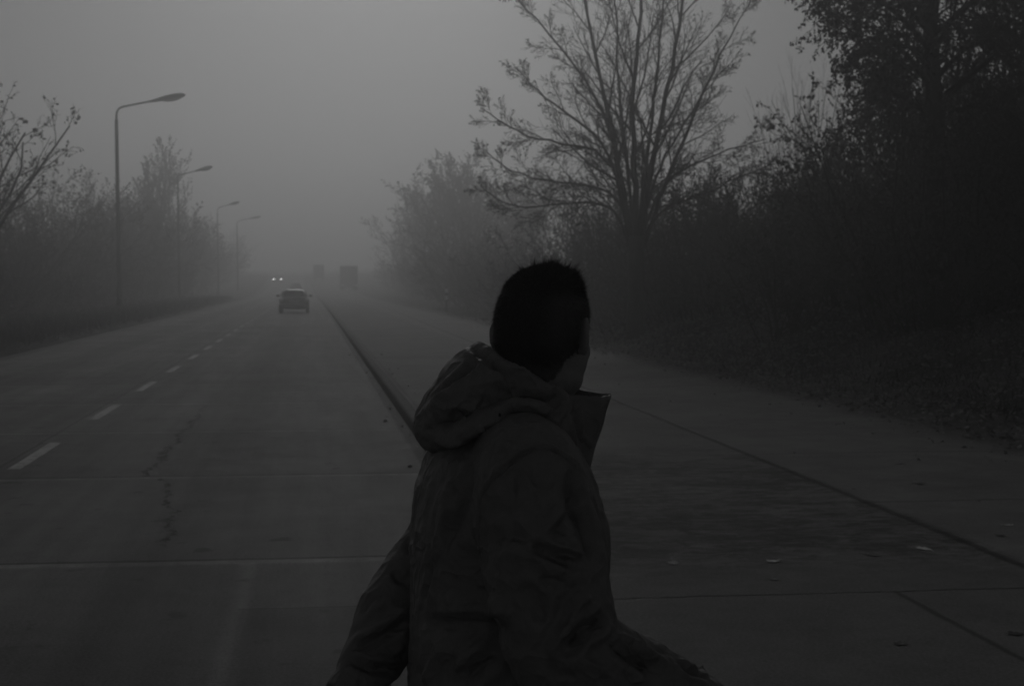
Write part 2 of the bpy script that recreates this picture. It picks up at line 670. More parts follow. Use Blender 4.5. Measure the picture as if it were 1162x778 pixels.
def kids(rng, mb, lp, P, R, lvl, S, L):
    P = np.asarray(P)
    seg = np.linalg.norm(np.diff(P, axis=0), axis=1)
    cum = np.concatenate([[0], np.cumsum(seg)]) / seg.sum()
    nk = S['kids'][lvl]
    nk = max(1, int(round(nk * rng.uniform(0.8, 1.2))))
    az = rng.uniform(0, 6.28)
    for q in range(nk):
        t = S['t0'] + (1 - S['t0']) * (q + rng.uniform(0.1, 0.9)) / nk
        p = np.array([np.interp(t, cum, P[:, c]) for c in range(3)])
        r = np.interp(t, cum, R)
        p2 = np.array([np.interp(min(t + 0.02, 1), cum, P[:, c]) for c in range(3)])
        p1 = np.array([np.interp(max(t - 0.02, 0), cum, P[:, c]) for c in range(3)])
        tg = unit(p2 - p1)
        az += 2.4 + rng.normal(0, 0.4)
        s1 = unit(np.cross(tg, [0.2, 0.1, 1.0]) + 1e-6)
        s2 = np.cross(tg, s1)
        an = S['ang'] * rng.uniform(0.7, 1.3)
        d = unit(tg * math.cos(an) + math.sin(an) * (s1 * math.cos(az) + s2 * math.sin(az)))
        grow(rng, mb, lp, p, d, L * S['lr'] * (1.15 - 0.6 * t) * rng.uniform(0.7, 1.25), max(r * S['rr'], S['rmin']), lvl + 1, S)


def grow(rng, mb, lp, p, d, L, r, lvl, S):
    n = 5 if lvl < 2 else 4
    pts = [p]
    for q in range(n):
        d = unit(d + rng.normal(0, S['wob'], 3) + np.array([0, 0, S['up']]))
        p = p + d * L / n
        pts.append(p)
    R = np.linspace(r, max(r * 0.35, S['rmin'] * 0.7), n + 1)
    mb.tube(pts, R, 6 if lvl == 0 else (4 if r > 0.012 else 3), cap=False)
    pts = np.array(pts)
    if lvl < len(S['kids']):
        kids(rng, mb, lp, pts, R, lvl, S, L)
    if lvl >= S['leaf_lvl']:
        for q in range(S['leaf_n']):
            if rng.random() < S['leaf_p']:
                t = rng.uniform(0.3, 1) * n
                k_ = min(int(t), n - 1)
                lp.append(pts[k_] + (pts[k_ + 1] - pts[k_]) * (t - k_) + rng.normal(0, 0.02, 3))


g = G('wet_bark', 0.85, 0.2)
n1 = g.noise(g.scale(g.obj(), 1, 1, 0.25), 14, 5, 0.7)
g.color(g.mul(0.045, g.add(0.5, n1)))
g.bump(n1, 0.02)
M_bark = g.m
M_leaf = plain('autumn_leaf', 0.075, 0.6, 0.5, 1.5)
M_leafd = plain('dark_leaf', 0.05, 0.6, 0.5, 1.5)

# --- shrubs (three shapes)
def shrub_mesh(seed, nstem, H, spread, leaf_p, leaf, kids_=(7, 5), up=0.05):
    rng = np.random.default_rng(seed)
    mb, lp = MB(), []
    S = dict(kids=list(kids_), t0=0.15, ang=0.75, lr=0.42, rr=0.55, rmin=0.006, wob=0.13, up=up, leaf_lvl=1, leaf_n=7, leaf_p=leaf_p)
    for s in range(nstem):
        a = rng.uniform(0, 6.28)
        ro = spread * 0.5 * math.sqrt(rng.random())
        p = np.array([math.cos(a) * ro, math.sin(a) * ro, -0.25])
        d = unit(np.array([math.cos(a) * rng.uniform(0.05, 0.8), math.sin(a) * rng.uniform(0.05, 0.8), 1]))
        grow(rng, mb, lp, p, d, H * rng.uniform(0.55, 1.1), 0.022, 0, S)
    ml = MB()
    ml.leaves(lp, leaf, rng)
    return mb.mesh('stems'), ml.mesh('leaves', False)


SH = [shrub_mesh(11, 46, 4.0, 2.6, 0.55, 0.075), shrub_mesh(12, 40, 3.6, 3.0, 0.75, 0.075), shrub_mesh(13, 44, 4.4, 2.2, 0.35, 0.07)]
# low, twiggy scrub that closes the foot of the hedge
SL = [shrub_mesh(21, 50, 1.9, 2.8, 0.75, 0.09, (6, 5), 0.02), shrub_mesh(22, 46, 1.6, 3.2, 0.6, 0.09, (6, 5), 0.02)]


def shrub(name, ms, x, y, s, label, cat, group, dark=False):
    t = thing(name, label, cat, (x, y, ground_z(x, y)), random.uniform(0, 6.28), group)
    t.scale = (s, s, s * random.uniform(0.9, 1.12)) if not isinstance(s, tuple) else s
    link('stems', ms[0], M_bark, t)
    link('leaves', ms[1], M_leafd if dark else M_leaf, t)
    return t


random.seed(5)
GL = 'trees and bushes along the left verge'
# left verge, near to far (column, distance, height factor)
for q, (xo, y, s, v_) in enumerate([(-13.4, 52, 1.15, 0), (-14.2, 60, 1.45, 2), (-12.9, 66, 1.1, 1), (-15.0, 73, 1.75, 0), (-13.1, 80, 1.3, 1), (-14.6, 88, 1.9, 2),
                                    (-13.2, 97, 1.55, 0), (-15.2, 106, 2.2, 1), (-13.4, 116, 1.8, 2), (-14.8, 127, 2.3, 0), (-13.6, 140, 1.9, 1),
                                    (-14.6, 156, 2.1, 2), (-13.4, 172, 1.8, 0), (-14.0, 190, 1.9, 1), (-13.6, 212, 1.7, 2), (-13.5, 236, 1.8, 0), (-14, 262, 2.0, 1)]):
    shrub('tall_shrub', SH[v_], xo - 1.3 + float(bend(y)), y, s, 'tall bare grey shrub in the fogged hedge behind the lamp posts', 'shrub', GL)
for q, (xo, y, s, v_) in enumerate([(-12.2, 45, 1.0, 0), (-12.0, 51, 1.1, 1), (-11.9, 58, 1.1, 0), (-12.3, 64, 1.2, 1), (-11.9, 71, 1.2, 0), (-12.2, 79, 1.3, 1),
                                    (-12.0, 88, 1.3, 0), (-12.2, 98, 1.4, 1), (-12.1, 109, 1.4, 0), (-12.2, 121, 1.5, 1), (-12.2, 135, 1.5, 0), (-14.5, 48, 1.3, 1), (-16, 56, 1.6, 0)]):
    shrub('low_scrub', SL[v_], xo - 1.6 + float(bend(y)), y, s, 'low tangled scrub at the foot of the hedge behind the lamp posts', 'bush', 'low scrub along the left verge')

# right bank
GR = 'dark bushes on the right bank'
for q, (px, D, s, v_) in enumerate([(1250, 23.5, 1.25, 1), (1160, 25, 1.2, 0), (1072, 24.2, 1.05, 1), (1020, 29, 1.0, 0), (965, 31, 0.8, 1), (1190, 30, 1.4, 2), (1090, 33, 1.25, 1),
                                    (905, 34, 0.72, 0), (1010, 36, 1.0, 1), (860, 36, 0.8, 1), (810, 38, 0.9, 0), (760, 39, 0.9, 1), (935, 42, 0.85, 2), (700, 42, 0.9, 1), (655, 45, 0.85, 0), (850, 46, 1.05, 1),
                                    (780, 48, 1.15, 0), (618, 49, 0.75, 1), (700, 53, 1.15, 2), (1240, 28, 1.4, 0)]):
    x, y = at(px, D + 1.5)
    shrub('leafy_shrub', SH[v_], x, y, s, 'dense dark leafy shrub in the thicket on the right bank', 'shrub', GR, True)
for q, (px, D, s, v_) in enumerate([(1225, 22.5, 1.0, 0), (1130, 24, 1.0, 1), (1062, 23.3, 1.0, 0), (990, 28.5, 1.0, 1), (940, 30.5, 1.0, 0), (838, 35, 0.95, 1), (790, 37, 0.95, 0),
                                    (735, 38.5, 0.95, 1), (680, 41, 1.0, 0), (640, 45, 0.9, 1), (606, 52, 0.8, 0)]):
    x, y = at(px, D + 1.8)
    shrub('low_scrub', SL[v_], x, y, s, 'low tangled scrub at the foot of the right bank thicket', 'bush', 'low scrub on the right bank', True)
# a small dark bush on its own in front, low stems showing
x, y = at(886, 29.0)
shrub('small_bush', shrub_mesh(41, 16, 2.4, 0.7, 0.6, 0.08, (6, 5), 0.03), x, y, 1.0, 'small dark bush with bare forked stems standing forward of the thicket', 'bush', None, True)

# bushes farther down the right side, half lost in the fog
for q, (px, D, s, v_) in enumerate([(590, 66, 0.9, 1), (570, 72, 0.95, 0), (553, 80, 1.0, 2), (540, 88, 1.05, 0), (528, 97, 1.2, 1), (518, 108, 1.3, 2), (506, 120, 1.25, 0), (492, 133, 1.3, 1), (480, 148, 1.4, 2), (468, 166, 1.3, 0), (456, 186, 1.3, 1), (560, 100, 1.7, 2)]):
    x, y = at(px, D)
    shrub('fogged_bush', SH[v_], x, y, s, 'pale grey bush fading into fog beyond the marker post', 'bush', 'fogged bushes on the right far side')


# --- trees
def tree_mesh(seed, H, nlimb, S, spread=0.5, trunk=0.25, r=0.16):
    rng = np.random.default_rng(seed)
    mb, lp = MB(), []
    mt = MB()
    top = H * trunk
    mt.tube([(0, 0, -0.4), (0.02, 0, 0.1), (0.05, 0.03, top * 0.5), (0.02, 0.0, top * 1.05)], [r * 1.5, r * 1.15, r, r * 0.9], 9)
    for s in range(nlimb):
        a = s * 2.4 + rng.uniform(-0.4, 0.4)
        sp = spread * (0.25 + 0.75 * (s / nlimb))
        d = unit(np.array([math.cos(a) * sp, math.sin(a) * sp, 1]))
        grow(rng, mb, lp, np.array([0.02, 0, top * rng.uniform(0.7, 1.0)]), d, (H - top) * rng.uniform(0.75, 1.05) * (1 - 0.25 * sp), r * 0.55, 0, S)
    ml = MB()
    ml.leaves(lp, S['leaf'], rng)
    return mt.mesh('trunk'), mb.mesh('branches'), (ml.mesh('leaves', False) if lp else None)


def tree(name, ms, x, y, label, group=None, s=1.0, rz=0.0, dark=False, cat='tree'):
    t = thing(name, label, cat, (x, y, ground_z(x, y)), rz, group)
    t.scale = (s, s, s)
    link('trunk', ms[0], M_bark, t)
    link('branches', ms[1], M_bark, t)
    if ms[2]:
        link('leaves', ms[2], M_leafd if dark else M_leaf, t)
    return t


Sfar = dict(kids=[9, 6, 4], t0=0.12, ang=0.6, lr=0.45, rr=0.5, rmin=0.012, wob=0.10, up=0.04, leaf_lvl=2, leaf_n=3, leaf_p=0.5, leaf=0.16)
TF = [tree_mesh(31, 11, 7, Sfar), tree_mesh(32, 12, 9, dict(Sfar, leaf_p=0.8), 0.42)]
for q, (px, D, s, v_) in enumerate([(505, 118, 1.05, 0), (478, 145, 1.0, 1), (532, 112, 0.95, 1), (458, 180, 1.0, 0), (560, 130, 1.0, 0), (590, 110, 0.8, 1)]):
    x, y = at(px, D)
    tree('fogged_tree', TF[v_], x, y, 'rounded tree standing as a pale shape in the fog right of the road', 'trees lost in fog right of the road', s, q * 1.3)
# left: a pointed tree behind the second lamp, others in the hedge
Scone = dict(Sfar, ang=0.42, up=0.09, kids=[11, 6, 4], leaf_p=0.9)
TC = tree_mesh(33, 12.5, 7, Scone, 0.22, 0.10)
x, y = at(181, 128)
tree('pointed_tree', TC, x, y, 'pointed tree with the tallest tip in the hedge behind the second lamp', s=1.0)
for q, (px, D, s) in enumerate([(128, 105, 0.72), (150, 118, 0.74), (210, 150, 0.85), (235, 180, 0.8)]):
    x, y = at(px, D)
    tree('hedge_tree', TF[q % 2], x, y, 'bare rounded tree rising from the fogged hedge beside the second lamp', GL, s, q)
# the near tree at the left edge, a few leaves still on
Snear = dict(kids=[8, 6, 4], t0=0.2, ang=0.6, lr=0.42, rr=0.5, rmin=0.007, wob=0.10, up=0.02, leaf_lvl=3, leaf_n=2, leaf_p=0.22, leaf=0.13)
x, y = at(-28, 46)
tree('sparse_tree', tree_mesh(34, 9.2, 8, Snear, 0.75, 0.22, 0.13), x, y, 'sparse tree with last big leaves nearest on the left verge', rz=0.5)
# pale fountain of thin rods between the big tree and the drooping tree
Srod = dict(kids=[5, 3], t0=0.3, ang=0.28, lr=0.5, rr=0.5, rmin=0.012, wob=0.05, up=0.05, leaf_lvl=9, leaf_n=0, leaf_p=0, leaf=0.1)
x, y = at(912, 100)
tree('upright_tree', tree_mesh(35, 15, 15, Srod, 0.42, 0.06, 0.16), x, y, 'pale vase shaped tree of thin upright rods behind the bank thicket', s=1.0)

# --- the big spreading tree, its limbs laid out one by one
rng = np.random.default_rng(77)
D0 = 37.0
base = at3(722, 300, D0)
gx, gy = base[0], base[1]
root = thing('spreading_tree', 'big spreading tree with many bare upright stems above the dark thicket', 'tree', (gx, gy, ground_z(gx, gy)))
org = np.array(root.location)
tr = MB()
b0 = at3(722, 268, D0) - org
tr.tube([(0, 0, -0.4), (0.0, 0, 0.2), (b0[0] * 0.5, b0[1] * 0.5, b0[2] * 0.5), b0], [0.34, 0.26, 0.21, 0.22], 10)
tr.obj('trunk', M_bark, root)
limbs = [([(718, 290), (705, 205), (690, 130), (675, 60), (655, -40), (640, -110)], 0.115),
         ([(722, 290), (722, 200), (716, 120), (726, 40), (732, -60), (735, -140)], 0.12),
         ([(725, 285), (737, 195), (757, 110), (772, 25), (782, -60), (800, -130)], 0.115),
         ([(728, 285), (752, 215), (785, 140), (812, 70), (850, 5)], 0.085),
         ([(716, 280), (702, 194), (679, 153), (637, 125), (605, 99), (584, 76)], 0.07),
         ([(714, 280), (698, 185), (670, 167), (619, 160), (582, 148), (545, 122)], 0.065),
         ([(712, 272), (707, 231), (684, 211), (628, 208), (582, 197), (552, 172)], 0.06),
         ([(712, 272), (700, 240), (670, 227), (619, 236), (573, 232), (548, 214)], 0.055),
         ([(718, 270), (700, 190), (690, 130), (650, 70), (600, 15), (570, -20)], 0.07),
         ([(726, 275), (740, 205), (762, 165), (790, 120), (815, 85)], 0.065),
         ([(728, 275), (745, 215), (780, 190), (820, 170), (868, 158)], 0.06),
         ([(728, 275), (750, 235), (790, 225), (830, 205), (872, 188)], 0.05),
         ([(722, 285), (735, 170), (745, 90), (752, 10), (760, -80)], 0.075),
         ([(718, 285), (712, 170), (700, 90), (700, 10), (690, -80)], 0.07)]
mb, lp = MB(), []
Sbig = dict(kids=[0, 7, 5], t0=0.16, ang=0.58, lr=0.50, rr=0.48, rmin=0.0058, wob=0.09, up=0.025, leaf_lvl=2, leaf_n=3, leaf_p=0.14, leaf=0.06)
for q, (pp, r0) in enumerate(limbs):
    dep = rng.uniform(-2.6, 2.6)
    P = []
    for k, (px, py) in enumerate(pp):
        t = k / (len(pp) - 1)
        P.append(at3(px, py, D0 + dep * t) - org)
    P = np.array(P)
    # rounder curve
    tt = np.linspace(0, len(P) - 1, 3 * len(P))
    Pc = np.stack([np.interp(tt, np.arange(len(P)), P[:, c]) for c in range(3)], 1)
    for _ in range(2):
        Pc[1:-1] = 0.25 * Pc[:-2] + 0.5 * Pc[1:-1] + 0.25 * Pc[2:]
    Pc[1:-1] += rng.normal(0, 0.02, (len(Pc) - 2, 3))
    R = np.linspace(r0 * 0.8, 0.013, len(Pc))
    mb.tube(Pc, R, 7, cap=False)
    Sx = dict(Sbig, kids=[16 if len(pp) > 5 else 15, 9, 6])
    L = np.linalg.norm(np.diff(Pc, axis=0), axis=1).sum()
    kids(rng, mb, lp, Pc, R, 0, Sx, min(L, 5.5) * (0.9 if len(pp) > 5 and r0 > 0.08 else 0.44))
mb.obj('branches', M_bark, root)
ml = MB()
ml.leaves(lp, 0.06, rng)
ml.obj('leaves', M_leaf, root, smooth=False)

# --- the drooping leafy tree top right
rng = np.random.default_rng(99)
D0 = 24.5
gx, gy = at(1066, D0)
root = thing('drooping_tree', 'dark leafy tree with hanging sprays at the top of the bank', 'tree', (gx, gy, ground_z(gx, gy)))
org = np.array(root.location)
tr = MB()
tr.tube([(0, 0, -0.4), (0, 0, 0.4), at3(1062, 150, D0) - org, at3(1056, 40, D0) - org, at3(1062, -80, D0, 0.3) - org], [0.26, 0.2, 0.15, 0.13, 0.1], 9)
tr.obj('trunk', M_bark, root)
mb, lp = MB(), []
limbs = [([(1058, 120), (1090, 95), (1130, 62), (1180, 30), (1240, -10)], 0.075), ([(1058, 60), (1010, 5), (970, -10), (935, 10)], 0.06),
         ([(1058, 100), (1020, 50), (985, 40), (960, 60)], 0.05), ([(1060, 0), (1100, -40), (1150, -40), (1190, 0)], 0.06),
         ([(1060, 90), (1110, 40), (1160, 20), (1200, 50)], 0.05), ([(1058, 30), (1030, -60), (980, -70), (930, -30)], 0.06),
         ([(1060, 140), (1030, 110), (1000, 110), (985, 140)], 0.04), ([(1060, 20), (1075, -70), (1110, -110)], 0.06),
         ([(1060, 120), (1100, 130), (1140, 120), (1170, 150)], 0.04), ([(1058, 50), (1040, 0), (1010, -40), (1000, -90)], 0.05),
         ([(1060, 60), (1085, 10), (1120, 0), (1150, 40)], 0.05), ([(1058, 80), (1035, 50), (1015, 60), (1005, 90)], 0.05),
         ([(1058, 40), (1000, -20), (950, -50), (905, -30)], 0.05), ([(1060, 40), (1130, -20), (1200, -50)], 0.05)]
for q, (pp, r0) in enumerate(limbs):
    dep = rng.uniform(-2.2, 2.2)
    P = np.array([at3(px, py, D0 + dep * k / (len(pp) - 1)) - org for k, (px, py) in enumerate(pp)])
    tt = np.linspace(0, len(P) - 1, 3 * len(P))
    Pc = np.stack([np.interp(tt, np.arange(len(P)), P[:, c]) for c in range(3)], 1)
    for _ in range(2):
        Pc[1:-1] = 0.25 * Pc[:-2] + 0.5 * Pc[1:-1] + 0.25 * Pc[2:]
    R = np.linspace(r0, 0.012, len(Pc))
    mb.tube(Pc, R, 6, cap=False)
    Sx = dict(kids=[20, 10], t0=0.12, ang=0.8, lr=0.5, rr=0.5, rmin=0.004, wob=0.12, up=-0.13, leaf_lvl=1, leaf_n=13, leaf_p=0.8, leaf=0.06)
    kids(rng, mb, lp, Pc, R, 0, Sx, 2.4)
mb.obj('branches', M_bark, root)
ml = MB()
ml.leaves(lp, 0.062, rng, 0.6)
ml.obj('leaves', M_leafd, root, smooth=False)

# ------------------------------------------------------------------ ground cover
rng = np.random.default_rng(3)
M_litter = plain('dead_leaf_litter', 0.26, 0.7, 0.6, 3.0)
P = []
for q in range(26000):
    y = 5 + 60 * rng.random() ** 1.6
    d = rng.gamma(1.6, 2.2) - 0.35
    if d > 14:
        continue
    if d < 0 and rng.random() < 0.6:
        continue
    x = XE_R + d
    z = max(ground_z(x, y), 0.12 if d < 0.3 else -9)
    P.append((x, y, z + 0.012))
ml = MB()
ml.leaves(P, 0.075, rng, -0.05, 0.4)
tag(ml.obj('leaf_litter', M_litter, smooth=False), 'dead leaves scattered over the right bank and along the pavement edge', 'leaf litter', kind='stuff')

P = []
for q in range(1500):                       # strays blown on to the paving and into the gutter
    y = 6 + 50 * rng.random() ** 1.7
    if rng.random() < 0.75:
        x = XE_R - 0.05 - rng.exponential(0.55)
    elif y > 13:
        x = XK + (0.22 + rng.exponential(0.12) if rng.random() < 0.5 else -0.03 - rng.exponential(0.08))
    if x > XK + 0.18 and x < 7:
        P.append((x, y, 0.122 + 0.012 * nz(x, y, 0.5, 4)))
    elif x < XK:
        P.append((x, y, 0.006))
ml = MB()
ml.leaves(P, 0.05, rng, -0.03, 0.15)
tag(ml.obj('stray_leaves', M_litter, smooth=False), 'small stray leaves and bits blown along the paving edge and kerb', 'leaf litter', kind='stuff')

M_grass = plain('dead_grass', 0.06, 0.8, 0.5, 2.0)
V, T = [], []
for q in range(30000):
    y = 12 + 130 * rng.random() ** 1.5
    d = rng.gamma(1.5, 1.3)
    if d > 8:
        continue
    x = XE_L - 0.12 - d + float(bend(y))
    z = ground_z(x, y)
    h = rng.uniform(0.08, 0.32) * (1 + min(y, 90) / 140)
    a = rng.uniform(0, 6.28)
    l = rng.normal(0, 0.12, 2)
    wd = 0.008 + y * 0.00018
    k = len(V)
    V += [(x - math.cos(a) * wd, y - math.sin(a) * wd, z - 0.02), (x + math.cos(a) * wd, y + math.sin(a) * wd, z - 0.02), (x + l[0], y + l[1], z + h)]
    T.append((k, k + 1, k + 2))
mb = MB()
mb.add(V, None, T)
tag(mb.obj('verge_grass', M_grass, smooth=False), 'rough dead grass on the left verge under the lamp posts', 'grass', kind='stuff')
V, T = [], []
for q in range(26000):
    y = 7 + 80 * rng.random() ** 1.5
    d = rng.gamma(2.0, 2.0) + 0.25
    if d > 12:
        continue
    x = XE_R + d + float(bend(y))
    z = ground_z(x, y)
    h = rng.uniform(0.05, 0.2)
    a = rng.uniform(0, 6.28)
    l = rng.normal(0, 0.09, 2)
    wd = 0.006 + y * 0.00018
    k = len(V)
    V += [(x - math.cos(a) * wd, y - math.sin(a) * wd, z - 0.02), (x + math.cos(a) * wd, y + math.sin(a) * wd, z - 0.02), (x + l[0], y + l[1], z + h)]
    T.append((k, k + 1, k + 2))
mb = MB()
mb.add(V, None, T)
tag(mb.obj('bank_grass', M_grass, smooth=False), 'thin dead grass on the slope of the right bank', 'grass', kind='stuff')

# ------------------------------------------------------------------ street lamps
M_lamp = plain('weathered_steel', 0.02, 0.6, 0.3, 3.0, 0.3)
M_lampl = plain('pale_sleeve', 0.03, 0.6, 0.3, 3.0)
M_lens = plain('dull_lamp_glass', 0.12, 0.35, 0.2, 6)


def make_lamp():
    t = thing('street_lamp', 'x', 'street lamp')
    mb = MB()
    mb.tube([(0.06, 0, -0.3), (0.05, 0, 1.2), (0.02, 0, 5.5), (0, 0, 10.15)], [0.125, 0.12, 0.105, 0.09], 12)
    mb.tube([(0.058, 0, 0.05), (0.056, 0, 0.55)], [0.15, 0.15], 12)
    mb.obj('pole', M_lamp, t)
    d = MB()
    d.box(-0.11, -0.085, -0.07, 0.07, 0.75, 1.15, 0.008)
    d.obj('access_door', M_lampl, t)
    m2 = MB()
    pts = [(0, 0, 10.0), (0, 0, 10.35), (0.03, 0, 10.62), (0.14, 0, 10.80), (0.34, 0, 10.90), (0.9, 0, 11.02), (1.95, 0, 11.25)]
    m2.tube(pts, [0.062, 0.06, 0.058, 0.056, 0.055, 0.052, 0.05], 10)
    m2.tube([(0, 0, 10.02), (0, 0, 10.22)], [0.085, 0.075], 10)
    m2.obj('arm', M_lamp, t)
    h = MB()
    rings = []
    for s, wy, up, dn in [(0, .055, .055, .055), (.25, .075, .075, .08), (.55, .12, .115, .10), (.9, .17, .16, .13), (1.25, .20, .18, .15), (1.55, .20, .165, .14), (1.78, .15, .12, .10), (1.9, .07, .05, .05)]:
        cx, cz = 1.72 + s, 11.20 + 0.205 * s
        rings.append([(cx - (0.2 * (up if math.sin(a) > 0 else dn) * math.sin(a)), wy * math.cos(a), cz + (up if math.sin(a) > 0 else dn) * math.sin(a)) for a in np.arange(16) * 2 * PI / 16])
    h.rings(rings)
    hd = h.obj('lamp_head', M_lamp, t)
    l = MB()
    rings = []
    for s, wy, dn in [(.72, .06, .11), (.95, .13, .175), (1.25, .16, .20), (1.52, .15, .185), (1.68, .08, .13)]:
        cx, cz = 1.72 + s, 11.20 + 0.205 * s - 0.02
        rings.append([(cx, wy * math.cos(a), cz - dn * 0.5 + dn * 0.5 * math.sin(a)) for a in np.arange(12) * 2 * PI / 12])
    l.rings(rings)
    l.obj('lamp_glass', M_lens, hd)
    return t


lamp = make_lamp()
GLP = 'street lamps along the left verge'
spots = [(135, 76.5, 'tallest looking nearest street lamp with its head clear against the sky'), (203.5, 115, 'second street lamp along, in front of the pointed tree'),
         (248, 161, 'third street lamp along, thin and grey in the fog'), (270, 196, 'fourth and palest street lamp, almost lost in the fog'),
         ]
for q, (px, D, lb) in enumerate(spots):
    x, y = at(px, D)
    loc = (x, y, ground_z(x, y))
    if q == 0:
        lamp.location = loc
        tag(lamp, lb, 'street lamp', GLP)
    else:
        dup(lamp, loc, 0.02 * q, lb, GLP, [1, (.76, .95, .94), (.68, .95, .92), (.9, .95, .89)][q])

# ------------------------------------------------------------------ marker post
M_white = plain('chalky_white', 0.55, 0.6, 0.2, 8)
M_black = plain('black_plastic', 0.02, 0.5, 0.2, 8)
x, y = at(506.5, 80)
mp = thing('marker_post', 'small black and white banded marker post at the pavement edge', 'marker post', (x, y, ground_z(x, y)), -0.1)


def post_ring(z, s=1.0):
    return [(0.085 * s * math.cos(a) * (1.0 if math.cos(a) > 0 else 0.7), 0.06 * s * math.sin(a), z) for a in np.arange(14) * 2 * PI / 14]


mb = MB()
mb.rings([post_ring(-0.2), post_ring(0.62)])
mb.obj('base', M_black, mp)
for z0, z1, m_, nm in [(0.62, 0.84, M_white, 'white_band'), (0.84, 1.0, M_black, 'black_band'), (1.0, 1.24, M_white, 'white_band')]:
    mb = MB()
    mb.rings([post_ring(z0, 1.01), post_ring(z1, 1.01)])
    mb.obj(nm, m_, mp)
mb = MB()
mb.rings([post_ring(1.24, 1.0), post_ring(1.28, 0.9), post_ring(1.31, 0.45)])
mb.obj('cap', M_black, mp)

# ------------------------------------------------------------------ cars
M_paintd = plain('grey_silver_paint', 0.36, 0.35, 0.05, 4, 0.5)
M_paintm = plain('grey_car_paint', 0.10, 0.35, 0.05, 4, 0.5)
M_glass = plain('car_glass', 0.12, 0.08, 0.05, 4, 0.6)
M_tyre = plain('tyre_rubber', 0.018, 0.85, 0.2, 20)
M_rim = plain('wheel_alloy', 0.25, 0.4, 0.1, 10, 0.5, metal=0.6)
M_tail = plain('tail_light_lens', 0.75, 0.2, 0.1, 10, 0.6)
M_plate = plain('number_plate', 0.6, 0.5, 0.05, 10)
M_headoff = plain('headlight_glass', 0.35, 0.15, 0.1, 10, 0.6)
M_headon = emit('lit_headlight', 0.8, 34.0)


def sect(y, hw, z0, z1, n=28, e=3.6, taper=1.0):
    r = []
    for a in np.arange(n) * 2 * PI / n:
        c, s = math.cos(a), math.sin(a)
        k = (abs(c) ** e + abs(s) ** e) ** (-1 / e)
        zz = (z0 + z1) / 2 + s * k * (z1 - z0) / 2
        f = taper if s > 0 else 1.0
        r.append((c * k * hw * (1 + (f - 1) * max(0, s * k)), y, zz))
    return r


